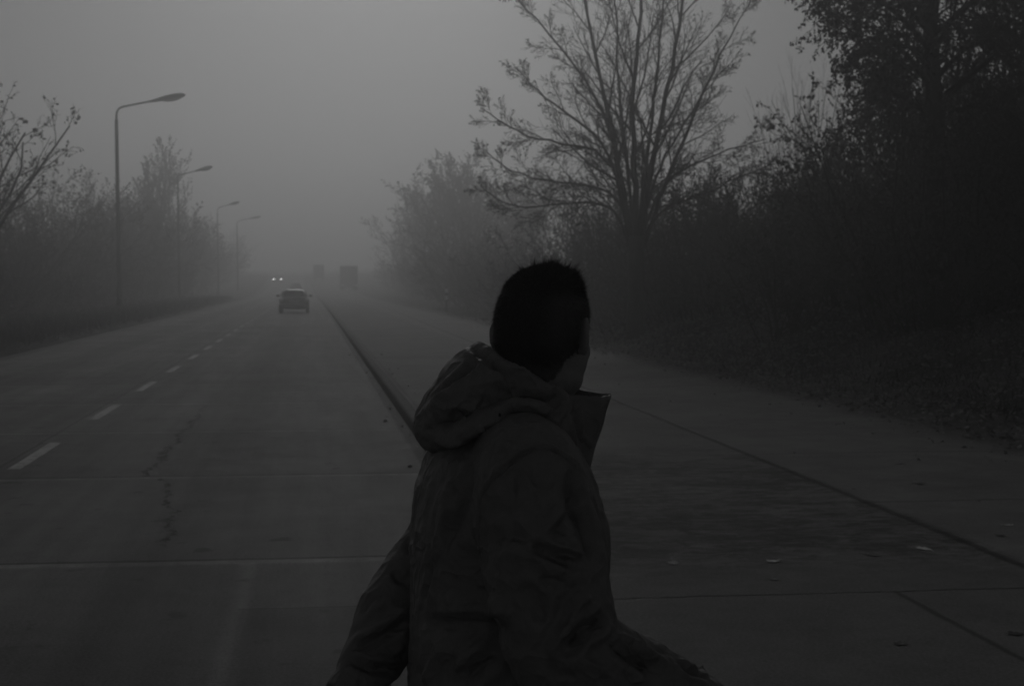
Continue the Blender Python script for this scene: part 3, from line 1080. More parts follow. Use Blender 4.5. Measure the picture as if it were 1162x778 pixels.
def make_car(body_mat, lit=False):
    """rear of the car at y=0, front at y=4.3"""
    t = thing('car', 'x', 'car')
    b = MB()
    st = [(0.0, .70, .40, .86), (.05, .80, .30, .92), (.25, .87, .25, .95), (.8, .885, .20, .96), (1.6, .89, .18, .95), (2.6, .89, .18, .93), (3.2, .88, .20, .90), (3.8, .85, .22, .82), (4.15, .78, .26, .74), (4.3, .62, .34, .64)]
    b.rings([sect(y, w, a, c, taper=.93) for y, w, a, c in st])
    body = b.obj('body', body_mat, t)
    c_ = MB()
    st = [(.22, .62, .90, .97), (.45, .64, .88, 1.16), (.85, .66, .88, 1.34), (1.3, .67, .88, 1.385), (1.9, .665, .88, 1.38), (2.3, .65, .88, 1.30), (2.75, .63, .88, 1.06), (3.0, .60, .86, .93)]
    c_.rings([sect(y, w + .10, a, c, taper=.80) for y, w, a, c in st])
    c_.obj('cabin', body_mat, t)

    def quad_part(name, pts, mat, th=0.012):
        m = MB()
        p = np.array(pts, float)
        nrm = unit(np.cross(p[1] - p[0], p[-1] - p[0]))
        n = len(p)
        V = np.vstack([p - nrm * th, p + nrm * th])
        T = [(0, k, k + 1) for k in range(1, n - 1)] + [(n, n + k + 1, n + k) for k in range(1, n - 1)]
        Q = [(k, (k + 1) % n, n + (k + 1) % n, n + k) for k in range(n)]
        m.add(V, Q, T)
        return m.obj(name, mat, t, smooth=False)

    quad_part('rear_window', [(-.60, .27, 1.0), (.60, .27, 1.0), (.50, .66, 1.30), (-.50, .66, 1.30)], M_glass, .03)
    quad_part('windscreen', [(-.62, 2.92, .97), (.62, 2.92, .97), (.52, 2.42, 1.28), (-.52, 2.42, 1.28)], M_glass, .03)
    for s in (-1, 1):
        quad_part('side_window', [(s * .765, .75, .99), (s * .765, 1.5, .99), (s * .66, 1.5, 1.31), (s * .66, .95, 1.29)], M_glass, .02)
        quad_part('side_window', [(s * .765, 1.58, .99), (s * .76, 2.55, .97), (s * .66, 2.15, 1.29), (s * .66, 1.58, 1.31)], M_glass, .02)
        m = MB()
        m.box(s * .76 - .12, s * .76 + .12, -.015, .18, .68, .83, .03)
        m.obj('tail_light', M_tail, t)
        m = MB()
        if lit:
            m.ball((s * .63, 4.22, .62), (.17, .10, .13))
        else:
            m.ball((s * .63, 4.2, .62), (.17, .08, .09))
        m.obj('headlight', M_headon if lit else M_headoff, t)
        m = MB()
        m.box(s * .97 - .12, s * .97 + .10, 2.30, 2.42, .93, 1.06, .03)
        m.box(s * .86 - .06, s * .86 + .06, 2.33, 2.38, .93, .97, .01)
        m.obj('wing_mirror', body_mat, t)
        for y in (.78, 3.38):
            m = MB()
            m.rings([[(s * .78 + dx, y + r * math.cos(a), .31 + r * math.sin(a)) for a in np.arange(24) * 2 * PI / 24] for dx, r in [(-.10, .27), (-.10, .30), (-.07, .315), (.07, .315), (.10, .30), (.105, .22)]])
            wh = m.obj('wheel', M_tyre, t)
            m = MB()
            m.rings([[(s * .79 + s * dx, y + r * math.cos(a), .31 + r * math.sin(a)) for a in np.arange(20) * 2 * PI / 20] for dx, r in [(.06, .2), (.102, .2), (.106, .12), (.095, .03)]])
            m.obj('rim', M_rim, wh)
    m = MB()
    m.box(-.84, .84, -.06, .16, .27, .52, .05)
    m.obj('rear_bumper', M_black, t)
    m = MB()
    m.box(-.74, .74, 4.16, 4.36, .26, .46, .05)
    m.obj('front_bumper', M_black, t)
    m = MB()
    m.box(-.26, .26, -.03, .02, .62, .73, .004)
    m.obj('number_plate', M_plate, t)
    m = MB()
    m.tube([(.45, -.08, .25), (.45, .4, .25)], .03, 8)
    m.obj('exhaust', M_rim, t)
    return t


def on_road(t, xr, y, zoff=0.0, turn=0.0):
    x = xr + float(bend(y))
    t.location = (x, y, float(rise(y)) + zoff)
    sl_ = math.atan((float(rise(y + 2)) - float(rise(y - 2))) / 4)
    t.rotation_euler = (sl_ if abs(turn) < 1 else -sl_, 0, turn)


c1 = make_car(M_paintd)
tag(c1, 'grey car seen from behind, the nearest vehicle driving away on the road', 'car', 'cars on the road')
on_road(c1, -0.92, 84)
c2 = dup(c1, (0, 0, 0), 0, 'very faint car far ahead of the nearest grey car, nearly lost in fog', 'cars on the road')
on_road(c2, -1.45, 205)
c3 = make_car(M_paintm, True)
tag(c3, 'oncoming car with two lit headlights far off in the fog', 'car', 'cars on the road')
on_road(c3, -4.75, 262, 0, PI)

# ------------------------------------------------------------------ lorries parked on the strip
M_box = plain('lorry_box', 0.06, 0.6, 0.25, 0.8)
M_boxl = plain('lorry_box_edge', 0.40, 0.6, 0.15, 2)


def make_truck():
    """rear at y=0"""
    t = thing('lorry', 'x', 'lorry')
    m = MB()
    m.box(-1.22, 1.22, 0, 6.4, 1.0, 3.45, .05)
    bx = m.obj('cargo_box', M_box, t)
    m = MB()
    m.box(-1.25, 1.25, -.04, 6.43, 3.455, 3.62, .03)
    m.obj('roof_edge', M_boxl, t)
    for s in (-1, 1):
        m = MB()
        m.box(min(s * .03, s * 1.16), max(s * .03, s * 1.16), -.045, -.005, 1.08, 3.38, .01)
        d = m.obj('rear_door', M_box, t)
        m = MB()
        m.tube([(s * .3, -.075, 1.15), (s * .3, -.075, 3.3)], .025, 6)
        m.obj('lock_bar', M_rim, d)
        m = MB()
        m.box(s * 1.0 - .18, s * 1.0 + .18, -.08, .04, .72, .88, .02)
        m.obj('tail_light', M_tail, t)
        for y in (1.1, 2.2, 7.5):
            m = MB()
            wx = .95
            m.rings([[(s * wx + dx, y + r * math.cos(a), .5 + r * math.sin(a)) for a in np.arange(24) * 2 * PI / 24] for dx, r in [(-.25, .4), (-.24, .48), (.0, .5), (.24, .48), (.25, .4)]])
            wh = m.obj('wheel', M_tyre, t)
            m = MB()
            m.rings([[(s * (wx + dx), y + r * math.cos(a), .5 + r * math.sin(a)) for a in np.arange(16) * 2 * PI / 16] for dx, r in [(.2, .28), (.256, .28), (.262, .14), (.3, .1), (.31, .04)]])
            m.obj('rim', M_rim, wh)
    m = MB()
    m.box(-.5, .5, .2, 8.2, .62, .95, .02)
    m.box(-1.1, 1.1, 0, .12, .45, .6, .02)
    m.box(-.08, .08, .0, .3, .55, .75, .01)
    m.obj('chassis', M_black, t)
    m = MB()
    m.rings([sect(y, w, a, c, e=7) for y, w, a, c in [(6.65, 1.1, .6, 2.7), (6.75, 1.17, .5, 2.85), (7.6, 1.2, .45, 2.95), (8.2, 1.2, .45, 2.6), (8.42, 1.16, .45, 1.7), (8.5, 1.1, .5, 1.2)]])
    m.obj('cab', M_paintm, t)
    m = MB()
    m.rings([sect(y, w, a, c, e=7) for y, w, a, c in [(8.18, 1.05, 1.75, 2.5), (8.32, 1.05, 1.7, 2.45), (8.45, 1.03, 1.65, 2.3)]])
    m.obj('windscreen', M_glass, t)
    return t


tk = make_truck()
tag(tk, 'dark box lorry parked on the paved strip far down the road', 'lorry', 'lorries far off')
on_road(tk, 6.2, 208, 0.12)
tk2 = dup(tk, (0, 0, 0), 0, 'second lorry, a fainter tall shape left of and beyond the parked one', 'lorries far off')
on_road(tk2, 2.7, 268, 0.12)
tk2.scale = (.8, .8, .8)

# ------------------------------------------------------------------ fallen leaves on the pavement
M_pale = plain('pale_dry_leaf', 0.72, 0.6, 0.3, 18)
M_dk = plain('dark_wet_leaf', 0.022, 0.5, 0.3, 18)
M_mid = plain('brown_dry_leaf', 0.15, 0.6, 0.3, 18)


def leaf_mesh(seed):
    r = np.random.default_rng(seed)
    n = 30
    V = [(0, 0, 0.006)]
    for q in range(n):
        a = 2 * PI * q / n
        rr = 0.5 * (0.62 + 0.38 * abs(math.cos(2.5 * a))) * (1 + 0.12 * r.normal())
        x, y = rr * math.cos(a), rr * math.sin(a) * 0.8
        V.append((x, y, 0.008 + 0.35 * r.uniform(0.4, 1.3) * y * y + 0.28 * max(0, x) ** 2))
    V = np.array(V)
    T = [(0, q + 1, (q + 1) % n + 1) for q in range(n)]
    m = MB()
    m.add(V, None, T)
    m.tube([(-0.35, 0, .01), (-.6, .03, .06), (-.85, .1, .03)], .018, 5)
    return m.mesh('fallen_leaf', False)


LMs = [leaf_mesh(s) for s in (1, 2, 3)]
GF = 'fallen leaves on the paved strip'


def fl(px, py, size, mat, label, k, flat=1.0):
    dd = FW + RT * ((px - 581) / FPX) + UP * ((389 - py) / FPX)
    z = 0.126
    t = (z - 1.7) / dd.z
    me = LMs[k % 3].copy()
    o = link('fallen_leaf', me, mat)
    zz = 0.116 + (0.012 * nz(dd.x * t, dd.y * t, 0.5, 4)) + 0.003
    o.location = (dd.x * t, dd.y * t, zz)
    o.rotation_euler = (0, 0, k * 1.9)
    o.scale = (size, size, size * flat)
    tag(o, label, 'leaf', GF)


for k, a in enumerate([(1145, 594, .065, M_pale, 'brightest curled pale leaf, beside the long pavement joint'), (1048, 621, .11, M_pale, 'broad flat pale leaf between the dark leaf and the long joint', .5),
                       (877, 635, .09, M_pale, 'pale leaf on the streaky worn patch, nearer the person than the broad one', .7), (991, 628, .10, M_dk, 'dark wet leaf lying left of the broad flat pale leaf', .5),
                       (764, 637, .10, M_mid, 'brown leaf on the worn patch closest to the right sleeve', .5), (1152, 716, .09, M_dk, 'dark leaf at the near corner beyond the forked joint', .6),
                       (1156, 650, .06, M_mid, 'small brown leaf just under the long joint at the edge of view', .6), (952, 481, .09, M_dk, 'dark leaf by itself on the strip beyond the long joint'),
                       (842, 481, .10, M_dk, 'small dark leaf lying beside the far part of the long joint'), (1020, 525, .10, M_mid, 'brown leaf between the long joint and the leafy bank', .6),
                       (1045, 548, .09, M_dk, 'dark crumpled leaf a step from the upper cross joint'), (1136, 606, .08, M_dk, 'dark leaf lying close below the brightest pale leaf', .5),
                       (1022, 727, .08, M_dk, 'thin dark leaf on the slab inside the forked joint', .4), (878, 655, .06, M_dk, 'tiny dark leaf in front of the pale leaf on the worn patch', .5),
                       (724, 544, .10, M_mid, 'brown leaf beside the chest of the person on the worn patch', .5)]):
    fl(a[0], a[1], a[2], a[3], a[4], k, a[5] if len(a) > 5 else 1.0)

# ------------------------------------------------------------------ the person
PD = 2.65
FH = Vector((math.sin(PSI), math.cos(PSI), 0))
PLOC = Vector((FH.x * PD, FH.y * PD, 0.0))
LC = np.array([0, -PD, 1.7])                       # the camera seen from the person's own frame (x right, y away, z up)
LF = np.array([0, math.cos(TH), -math.sin(TH)])
LU = np.array([0, math.sin(TH), math.cos(TH)])


def lray(px, py):
    return unit(LF + np.array([1, 0, 0]) * (px - 581) / FPX + LU * (389 - py) / FPX)


def remesh(V, Q, T, voxel, smooth=3):
    me = mesh_from('tmp', V, Q, T)
    o = bpy.data.objects.new('tmp', me)
    C.objects.link(o)
    m = o.modifiers.new('r', 'REMESH')
    m.mode = 'VOXEL'
    m.voxel_size = voxel
    m.use_smooth_shade = True
    s = o.modifiers.new('s', 'SMOOTH')
    s.factor = 0.5
    s.iterations = smooth
    dg = bpy.context.evaluated_depsgraph_get()
    out = bpy.data.meshes.new_from_object(o.evaluated_get(dg))
    bpy.data.objects.remove(o)
    for p in out.polygons:
        p.use_smooth = True
    return out


def get_co(me):
    a = np.empty(len(me.vertices) * 3, np.float32)
    me.vertices.foreach_get('co', a)
    return a.reshape(-1, 3).astype(float)


def get_no(me):
    a = np.empty(len(me.vertices) * 3, np.float32)
    me.vertex_normals.foreach_get('vector', a)
    return a.reshape(-1, 3).astype(float)


def set_co(me, co):
    me.vertices.foreach_set('co', co.astype(np.float32).ravel())
    me.update()


def folds(me, items):
    """press creases (negative) and raise ridges (positive) into cloth along lines found on its surface"""
    co, no = get_co(me), get_no(me)
    bvh = BVHTree.FromPolygons([Vector(c) for c in co], [p.vertices[:] for p in me.polygons])
    disp = np.zeros(len(co))
    for line, wd, dep in items:
        P = []
        for (a, b) in zip(line[:-1], line[1:]):
            n = max(2, int(math.hypot(b[0] - a[0], b[1] - a[1]) / 2.5))
            for t in np.linspace(0, 1, n, endpoint=False):
                P.append((a[0] + (b[0] - a[0]) * t, a[1] + (b[1] - a[1]) * t))
        P.append(line[-1])
        H, K = [], []
        for k, (px, py) in enumerate(P):
            hit = bvh.ray_cast(Vector(LC), Vector(lray(px, py)))
            if hit[0] is not None:
                H.append(hit[0][:])
                u = k / (len(P) - 1)
                K.append(min(1, 5 * u + 0.15, 5 * (1 - u) + 0.15))
        if len(H) < 2:
            continue
        H, K = np.array(H), np.array(K)
        lo, hi = H.min(0) - wd * 4, H.max(0) + wd * 4
        idx = np.where(np.all((co > lo) & (co < hi), axis=1))[0]
        if not len(idx):
            continue
        d2 = ((co[idx][:, None, :] - H[None, :, :]) ** 2).sum(-1)
        j = d2.argmin(1)
        d = np.sqrt(d2[np.arange(len(idx)), j])
        pr = np.exp(-(d / (0.85 * wd)) ** 0.95) - 0.38 * np.exp(-((d - 2.1 * wd) / (0.9 * wd)) ** 2)
        disp[idx] += 1.95 * dep * pr * K[j]
    set_co(me, co + no * disp[:, None])


def wrinkle(me, amp, s, seed, stretch=(1, 1, 1)):
    co, no = get_co(me), get_no(me)
    d = np.empty(len(co))
    for k, c in enumerate(co):
        v = Vector((c[0] * s * stretch[0] + seed, c[1] * s * stretch[1], c[2] * s * stretch[2]))
        a = noise.noise(v + 0.6 * noise.noise_vector(v * 0.7))
        d[k] = (1 - 2.2 * abs(a)) * 0.7 + 0.3 * noise.noise(v * 2.7)
    set_co(me, co + no * (amp * d)[:, None])


# ---- body: head, neck, trunk, arms with hands, legs: one skin
HA = rad(30)
Hf = np.array([math.sin(HA), math.cos(HA), 0])
Hr = np.array([math.cos(HA), -math.sin(HA), 0])
Hu = np.array([0, 0, 1.0])
tilt = rad(5)
Hf, Hu = Hf * math.cos(tilt) - Hu * math.sin(tilt), Hu * math.cos(tilt) + Hf * math.sin(tilt)
HAX = np.array([Hf, Hr, Hu])
H0 = np.array([0.061, 0.0, 1.598])


def hp(f, r, u):
    return H0 + f * Hf + r * Hr + u * Hu


body = MB()
body.ball(hp(-.010, 0, .034), (.099, .079, .088), HAX, 32, 24)
body.ball(hp(-.042, 0, .005), (.062, .069, .070), HAX)
body.ball(hp(.033, 0, -.025), (.062, .070, .085), HAX)
body.ball(hp(.026, 0, -.070), (.060, .065, .046), HAX)
body.ball(hp(.074, 0, -.097), (.024, .028, .022), HAX)
body.tube([hp(.086, 0, .014), hp(.102, 0, -.012), hp(.112, 0, -.034)], [.009, .011, .014], 10)
for s in (-1, 1):
    body.ball(hp(.105, s * .013, -.036), (.010, .009, .008), HAX, 12, 8)
    body.ball(hp(.074, s * .028, .026), (.022, .030, .011), HAX, 16, 10)
    body.ball(hp(.054, s * .038, -.020), (.034, .027, .030), HAX, 16, 10)
    # ear: a shallow shell with a rolled rim and a lobe
    N = unit(s * Hr * 0.78 + Hf * 0.62)
    A0 = unit(Hf - N * np.dot(Hf, N))
    A = np.array([A0, N, Hu])
    ec = hp(-.012, s * .087, .005)
    body.ball(ec, (.020, .0055, .031), A, 18, 12)
    rim = []
    for q in np.linspace(0.9, -3.6, 14):                # from the front over the top and down the back
        rim.append(ec + A0 * 0.0200 * math.sin(q) + Hu * 0.032 * math.cos(q) + N * 0.004)
    body.tube(rim, 0.0046, 8)
    body.ball(ec - Hu * .026 + A0 * .007 - N * .004, (.008, .005, .008), A, 12, 8)
for (u, wf) in ((-.060, .011), (-.072, .012)):
    body.ball(hp(.090, 0, u), (wf, .024, .0065), HAX, 16, 8)
body.tube([hp(-.022, 0, .0), hp(-.026, 0, -.06), np.array([.018, 0, 1.47]), np.array([.0, 0, 1.39])], [.055, .057, .062, .085], 20)
BA = rad(78)                                          # the trunk faces right
Bf = np.array([math.sin(BA), math.cos(BA), 0])
Br = np.array([math.cos(BA), -math.sin(BA), 0])


def ell(c, z, df, dw, n=32, e=2.3):
    r = []
    for a in np.arange(n) * 2 * PI / n:
        cc, s = math.cos(a), math.sin(a)
        k = (abs(cc) ** e + abs(s) ** e) ** (-1 / e)
        r.append(np.array([c, 0, z]) + Bf * df * k * cc + Br * dw * k * s)
    return r


body.rings([ell(c, z, df, dw) for c, z, df, dw in [(-.01, .86, .11, .16), (-.01, .98, .115, .165), (-.005, 1.1, .105, .15), (0, 1.25, .12, .17), (0, 1.36, .11, .19), (.0, 1.42, .07, .13)]])
ARM_R = [np.array(p) for p in [(.01, -.10, 1.385), (.03, -.185, 1.375), (.045, -.235, 1.28), (.065, -.265, 1.17), (.085, -.275, 1.085), (.135, -.272, 1.045), (.22, -.25, 1.018), (.305, -.228, .978), (.348, -.215, .957)]]
ARM_L = [np.array(p) for p in [(-.02, .10, 1.385), (-.04, .17, 1.36), (-.095, .185, 1.27), (-.15, .17, 1.17), (-.20, .15, 1.10), (-.232, .125, 1.05), (-.258, .085, 1.0), (-.288, .035, .945), (-.305, .015, .915)]]
bodyR = [.06, .058, .052, .047, .043, .043, .04, .031, .027]
body.tube(ARM_R, bodyR, 14)
body.tube(ARM_L, bodyR, 14)


def hand(w, d, back, s):
    """relaxed hand: w wrist, d pointing direction, back = normal out of the back of the hand, s = thumb side sign"""
    d = unit(np.asarray(d, float))
    back = unit(np.asarray(back, float) - d * np.dot(back, d))
    side = np.cross(d, back) * s
    P = lambda a, b, c: w + d * a + side * b + back * c
    rr = []
    for a, hw, th in [(-.01, .024, .019), (.02, .030, .017), (.055, .040, .015), (.085, .042, .013), (.098, .038, .010)]:
        rr.append([P(a, hw * math.cos(q), th * math.sin(q) - .0) for q in np.arange(16) * 2 * PI / 16])
    body.rings(rr)
    for k, (b, L) in enumerate([(.030, .072), (.010, .080), (-.011, .074), (-.030, .058)]):
        pts = [P(.07, b * .9, 0), P(.092, b, .001)]
        a, c, ang = .092, .001, .25 + .06 * k
        for f in (.45, .32, .23):
            a += L * f * math.cos(ang)
            c -= L * f * math.sin(ang)
            pts.append(P(a, b * 1.06, c))
            ang += .42
        body.tube(pts, [.0095, .0092, .0085, .0078, .0062], 10)
    body.tube([P(.015, .020, -.004), P(.042, .043, -.012), P(.068, .054, -.020), P(.090, .056, -.027)], [.0125, .0115, .0095, .0072], 10)


hand(np.array([.355, -.213, .953]), (.9, .15, -.30), (0.2, -.9, .35), 1)
hand(np.array([-.311, .007, .905]), (-.55, -.25, -.80), (-.9, .1, .3), 1)
hipR = np.array([-.01, 0, .93]) + Br * .085
hipL = np.array([-.01, 0, .93]) - Br * .085
LEG_L = [hipL, hipL + [.11, 0, -.40], hipL + [.20, 0, -.80], hipL + [.215, 0, -.86]]
LEG_R = [hipR, hipR + [-.03, 0, -.42], hipR + [-.24, 0, -.74], hipR + [-.27, 0, -.79]]
for lg in (LEG_L, LEG_R):
    body.tube(lg, [.085, .058, .042, .042], 14)
bm_ = remesh(*body.arrays(), 0.0042, 4)

g = G('skin', 0.6, 0.3)
n1 = g.noise(g.obj(), 60, 4, 0.6)
g.color(g.mul(0.26, g.add(0.85, g.mul(n1, 0.3))))
g.bump(n1, 0.0006)
M_skin = g.m
person = link('person', bm_, M_skin)
person.location = PLOC
person.rotation_euler = (0, 0, -PSI)
tag(person, 'young man with short cropped hair in a dark hooded jacket looking away down the road', 'person')

M_eye = plain('eye_white', 0.6, 0.2, 0.05, 10, 0.5)
M_iris = plain('iris', 0.03, 0.2, 0.05, 10, 0.5)
for s in (-1, 1):
    m = MB()
    m.ball(hp(.0735, s * .031, .006), .0120, HAX, 20, 14)
    e = m.obj('eye', M_eye, person)
    m = MB()
    m.ball(hp(.0825, s * .031, .006), (.0040, .0062, .0062), HAX, 14, 8)
    m.obj('iris', M_iris, e)
    m = MB()
    m.tube([hp(.092, s * .014, .024), hp(.092, s * .030, .030), hp(.078, s * .050, .026)], [.003, .004, .002], 6)
    m.obj('eyebrow', M_iris, person)

# ---- hair: a close shell over the scalp and thousands of short hairs, longer on top
co, no = get_co(bm_), get_no(bm_)
rel = co - H0
hf_, hr_, hu_ = rel @ Hf, rel @ Hr, rel @ Hu
hl = np.interp(hf_, [-.12, -.075, -.045, -.02, .0, .012, .03, .05, .075, .09], [-.094, -.092, -.072, -.040, -.030, -.012, .018, .045, .066, .08])
hl += 0.004 * np.array([noise.noise(Vector(c) * 60) for c in rel])
ear = (np.abs(hr_) > .080) & (hf_ > -.035) & (hu_ < .04) & (hu_ > -.05)
onhead = (hu_ > -.105) & (np.abs(hr_) < .092) & (hf_ > -.13) & (co[:, 2] > 1.44) & ~ear & (hu_ > hl)
idx = np.where(onhead)[0]
mp_ = -np.ones(len(co), int)
mp_[idx] = np.arange(len(idx))
topw = sstep(hu_, .070, .112)
lift = 0.0015 + 0.003 * sstep(hu_ - hl, 0, .05) + 0.004 * topw
F4 = [[mp_[v] for v in p.vertices] for p in bm_.polygons if all(mp_[v] >= 0 for v in p.vertices)]
hm_ = MB()
q4 = [f for f in F4 if len(f) == 4]
t3 = [f for f in F4 if len(f) == 3]
hm_.add(co[idx] + no[idx] * lift[idx][:, None], q4, t3)
rng = np.random.default_rng(8)
ns = 26000
pick = idx[rng.integers(0, len(idx), ns)]
extra = idx[np.where(topw[idx] > .3)[0]]
pick = np.concatenate([pick, extra[rng.integers(0, len(extra), 9000)]])
p = co[pick] + no[pick] * (lift[pick][:, None] * 0.6) + rng.normal(0, .001, (len(pick), 3))
clump = np.array([noise.noise(Vector(c) * 38) for c in p])
ln = (0.0035 + 0.0065 * sstep(hu_[pick] - hl[pick], 0.0, .055) + topw[pick] * (0.010 + 0.012 * np.clip(clump + .2, 0, 1))) * rng.uniform(.7, 1.25, len(pick))
ln *= 1 - .6 * topw[pick] * sstep(np.abs(hr_[pick]), .030, .058)
ln *= 1 - .6 * topw[pick] * sstep(hf_[pick], .045, .08)
tuft = topw[pick] * (1 - sstep(np.abs(hr_[pick]), .028, .050)) * (1 - sstep(hf_[pick], .05, .08)) * sstep(hf_[pick], -.01, .03)
ln *= 1 - 0.45 * topw[pick] * (1 - sstep(hf_[pick], -.03, .02))
ln += 0.022 * tuft * rng.uniform(.2, 1.1, len(pick)) * np.clip(.6 + 1.2 * clump, .1, 1.4)
down = np.array([-Hu * 1.0] * len(pick)) * (1 - topw[pick])[:, None] * 0.9
d = no[pick] * 0.75 + down + rng.normal(0, .30, (len(pick), 3)) + (Hf * 0.55 + Hu * 0.5)[None, :] * topw[pick][:, None] + clump[:, None] * Hr[None, :] * .6
d /= np.linalg.norm(d, axis=1)[:, None]
sd = np.cross(d, rng.normal(0, 1, (len(pick), 3)))
sd /= np.linalg.norm(sd, axis=1)[:, None]
wd = np.full((len(pick), 1), .0006)
a_, b_, c_ = p - sd * wd, p + sd * wd, p + d * ln[:, None]
V = np.stack([a_, b_, c_], 1).reshape(-1, 3)
hm_.add(V, None, np.arange(len(V)).reshape(-1, 3))
# tufts on the crown, combed forward and up
top_i = idx[np.where((hu_[idx] > .096) & (hf_[idx] > -.03) & (hf_[idx] < .055) & (np.abs(hr_[idx]) < .042))[0]]
for q in range(90):
    v = top_i[rng.integers(0, len(top_i))]
    c = co[v] + no[v] * .003
    td = unit(no[v] * .8 + Hf * .45 + Hu * .5 + rng.normal(0, .35, 3))
    L = rng.uniform(.012, .036) * (1.25 if hf_[v] > .01 else .8)
    k = 14
    b = c + rng.normal(0, .0035, (k, 3))
    tip = c + td * L + rng.normal(0, .0022, (k, 3))
    sd_ = np.cross(td, rng.normal(0, 1, (k, 3)))
    sd_ /= np.linalg.norm(sd_, axis=1)[:, None]
    hm_.add(np.stack([b - sd_ * .0006, b + sd_ * .0006, tip], 1).reshape(-1, 3), None, np.arange(k * 3).reshape(-1, 3))
g = G('cropped_dark_hair', 0.6, 0.3)
at_ = g.n('ShaderNodeAttribute', attribute_name='cut')
n1 = g.noise(g.obj(), 300, 3, 0.7)
g.color(g.mul(g.mix(at_.outputs['Fac'], 0.016, 0.085), g.add(0.5, n1)))
M_hair = g.m
ho_ = hm_.obj('hair', M_hair, person)
hc = get_co(ho_.data) - H0
sf, sr, su = hc @ Hf, hc @ Hr, hc @ Hu
cut = sstep(np.abs(sr) + 0.35 * np.clip(sf, 0, 1), .034, .078) * (1 - sstep(su, .060, .095)) + 0.75 * (1 - sstep(su, -.070, -.030)) * (sf < 0)
ca = ho_.data.attributes.new('cut', 'FLOAT', 'POINT')
ca.data.foreach_set('value', np.clip(cut, 0, 1).astype(np.float32))

# ---- jacket
g = G('waxed_dark_cloth', 0.5, 0.3)
oc = g.obj()
n1 = g.noise(oc, 9, 5, 0.65)
n2 = g.noise(oc, 520, 2, 0.6)
n3 = g.noise(oc, 55, 5, 0.7)
g.color(g.mul(0.19, g.add(0.55, g.mul(n1, 0.6), g.mul(n3, 0.3))))
g.rough(g.add(0.45, g.mul(n1, 0.25)))
rd = lambda k, d_: g.sub(1, g.ma('ABSOLUTE', g.sub(g.mul(g.noise(oc, k, 2, 0.5, d_), 2), 1)))   # sharp crumple lines
cr = g.add(g.mul(g.ma('POWER', rd(6.0, 0.8), 4), 1.0), g.mul(g.ma('POWER', rd(13.0, 0.5), 4), 0.45), g.mul(g.ma('POWER', rd(27.0, 0.3), 3), 0.16))
g.bump(g.add(cr, g.mul(n2, 0.10), g.mul(n3, 0.2)), 0.0088, 0.9)
M_cloth = g.m

jk = MB()
jk.rings([ell(c, z, df, dw, 40) for c, z, df, dw in [(-.012, .72, .190, .235), (-.012, .80, .188, .235), (-.006, .94, .182, .225), (-.008, 1.10, .172, .215), (-.004, 1.24, .176, .220),
                                                     (-.010, 1.32, .160, .222), (-.012, 1.38, .140, .205), (.0, 1.43, .110, .165), (.015, 1.47, .085, .11)]])
jr = MB()
jR = [.088, .098, .102, .098, .095, .089, .073, .057, .048]
jL = [.085, .085, .074, .064, .067, .071, .061, .046, .052]


def dense(P, R, k=4):
    P = np.array(P)
    tt = np.linspace(0, len(P) - 1, k * (len(P) - 1) + 1)
    Pc = np.stack([np.interp(tt, np.arange(len(P)), P[:, c]) for c in range(3)], 1)
    Rc = np.interp(tt, np.arange(len(P)), R)
    for _ in range(3):
        Pc[1:-1] = .25 * Pc[:-2] + .5 * Pc[1:-1] + .25 * Pc[2:]
    return Pc, Rc


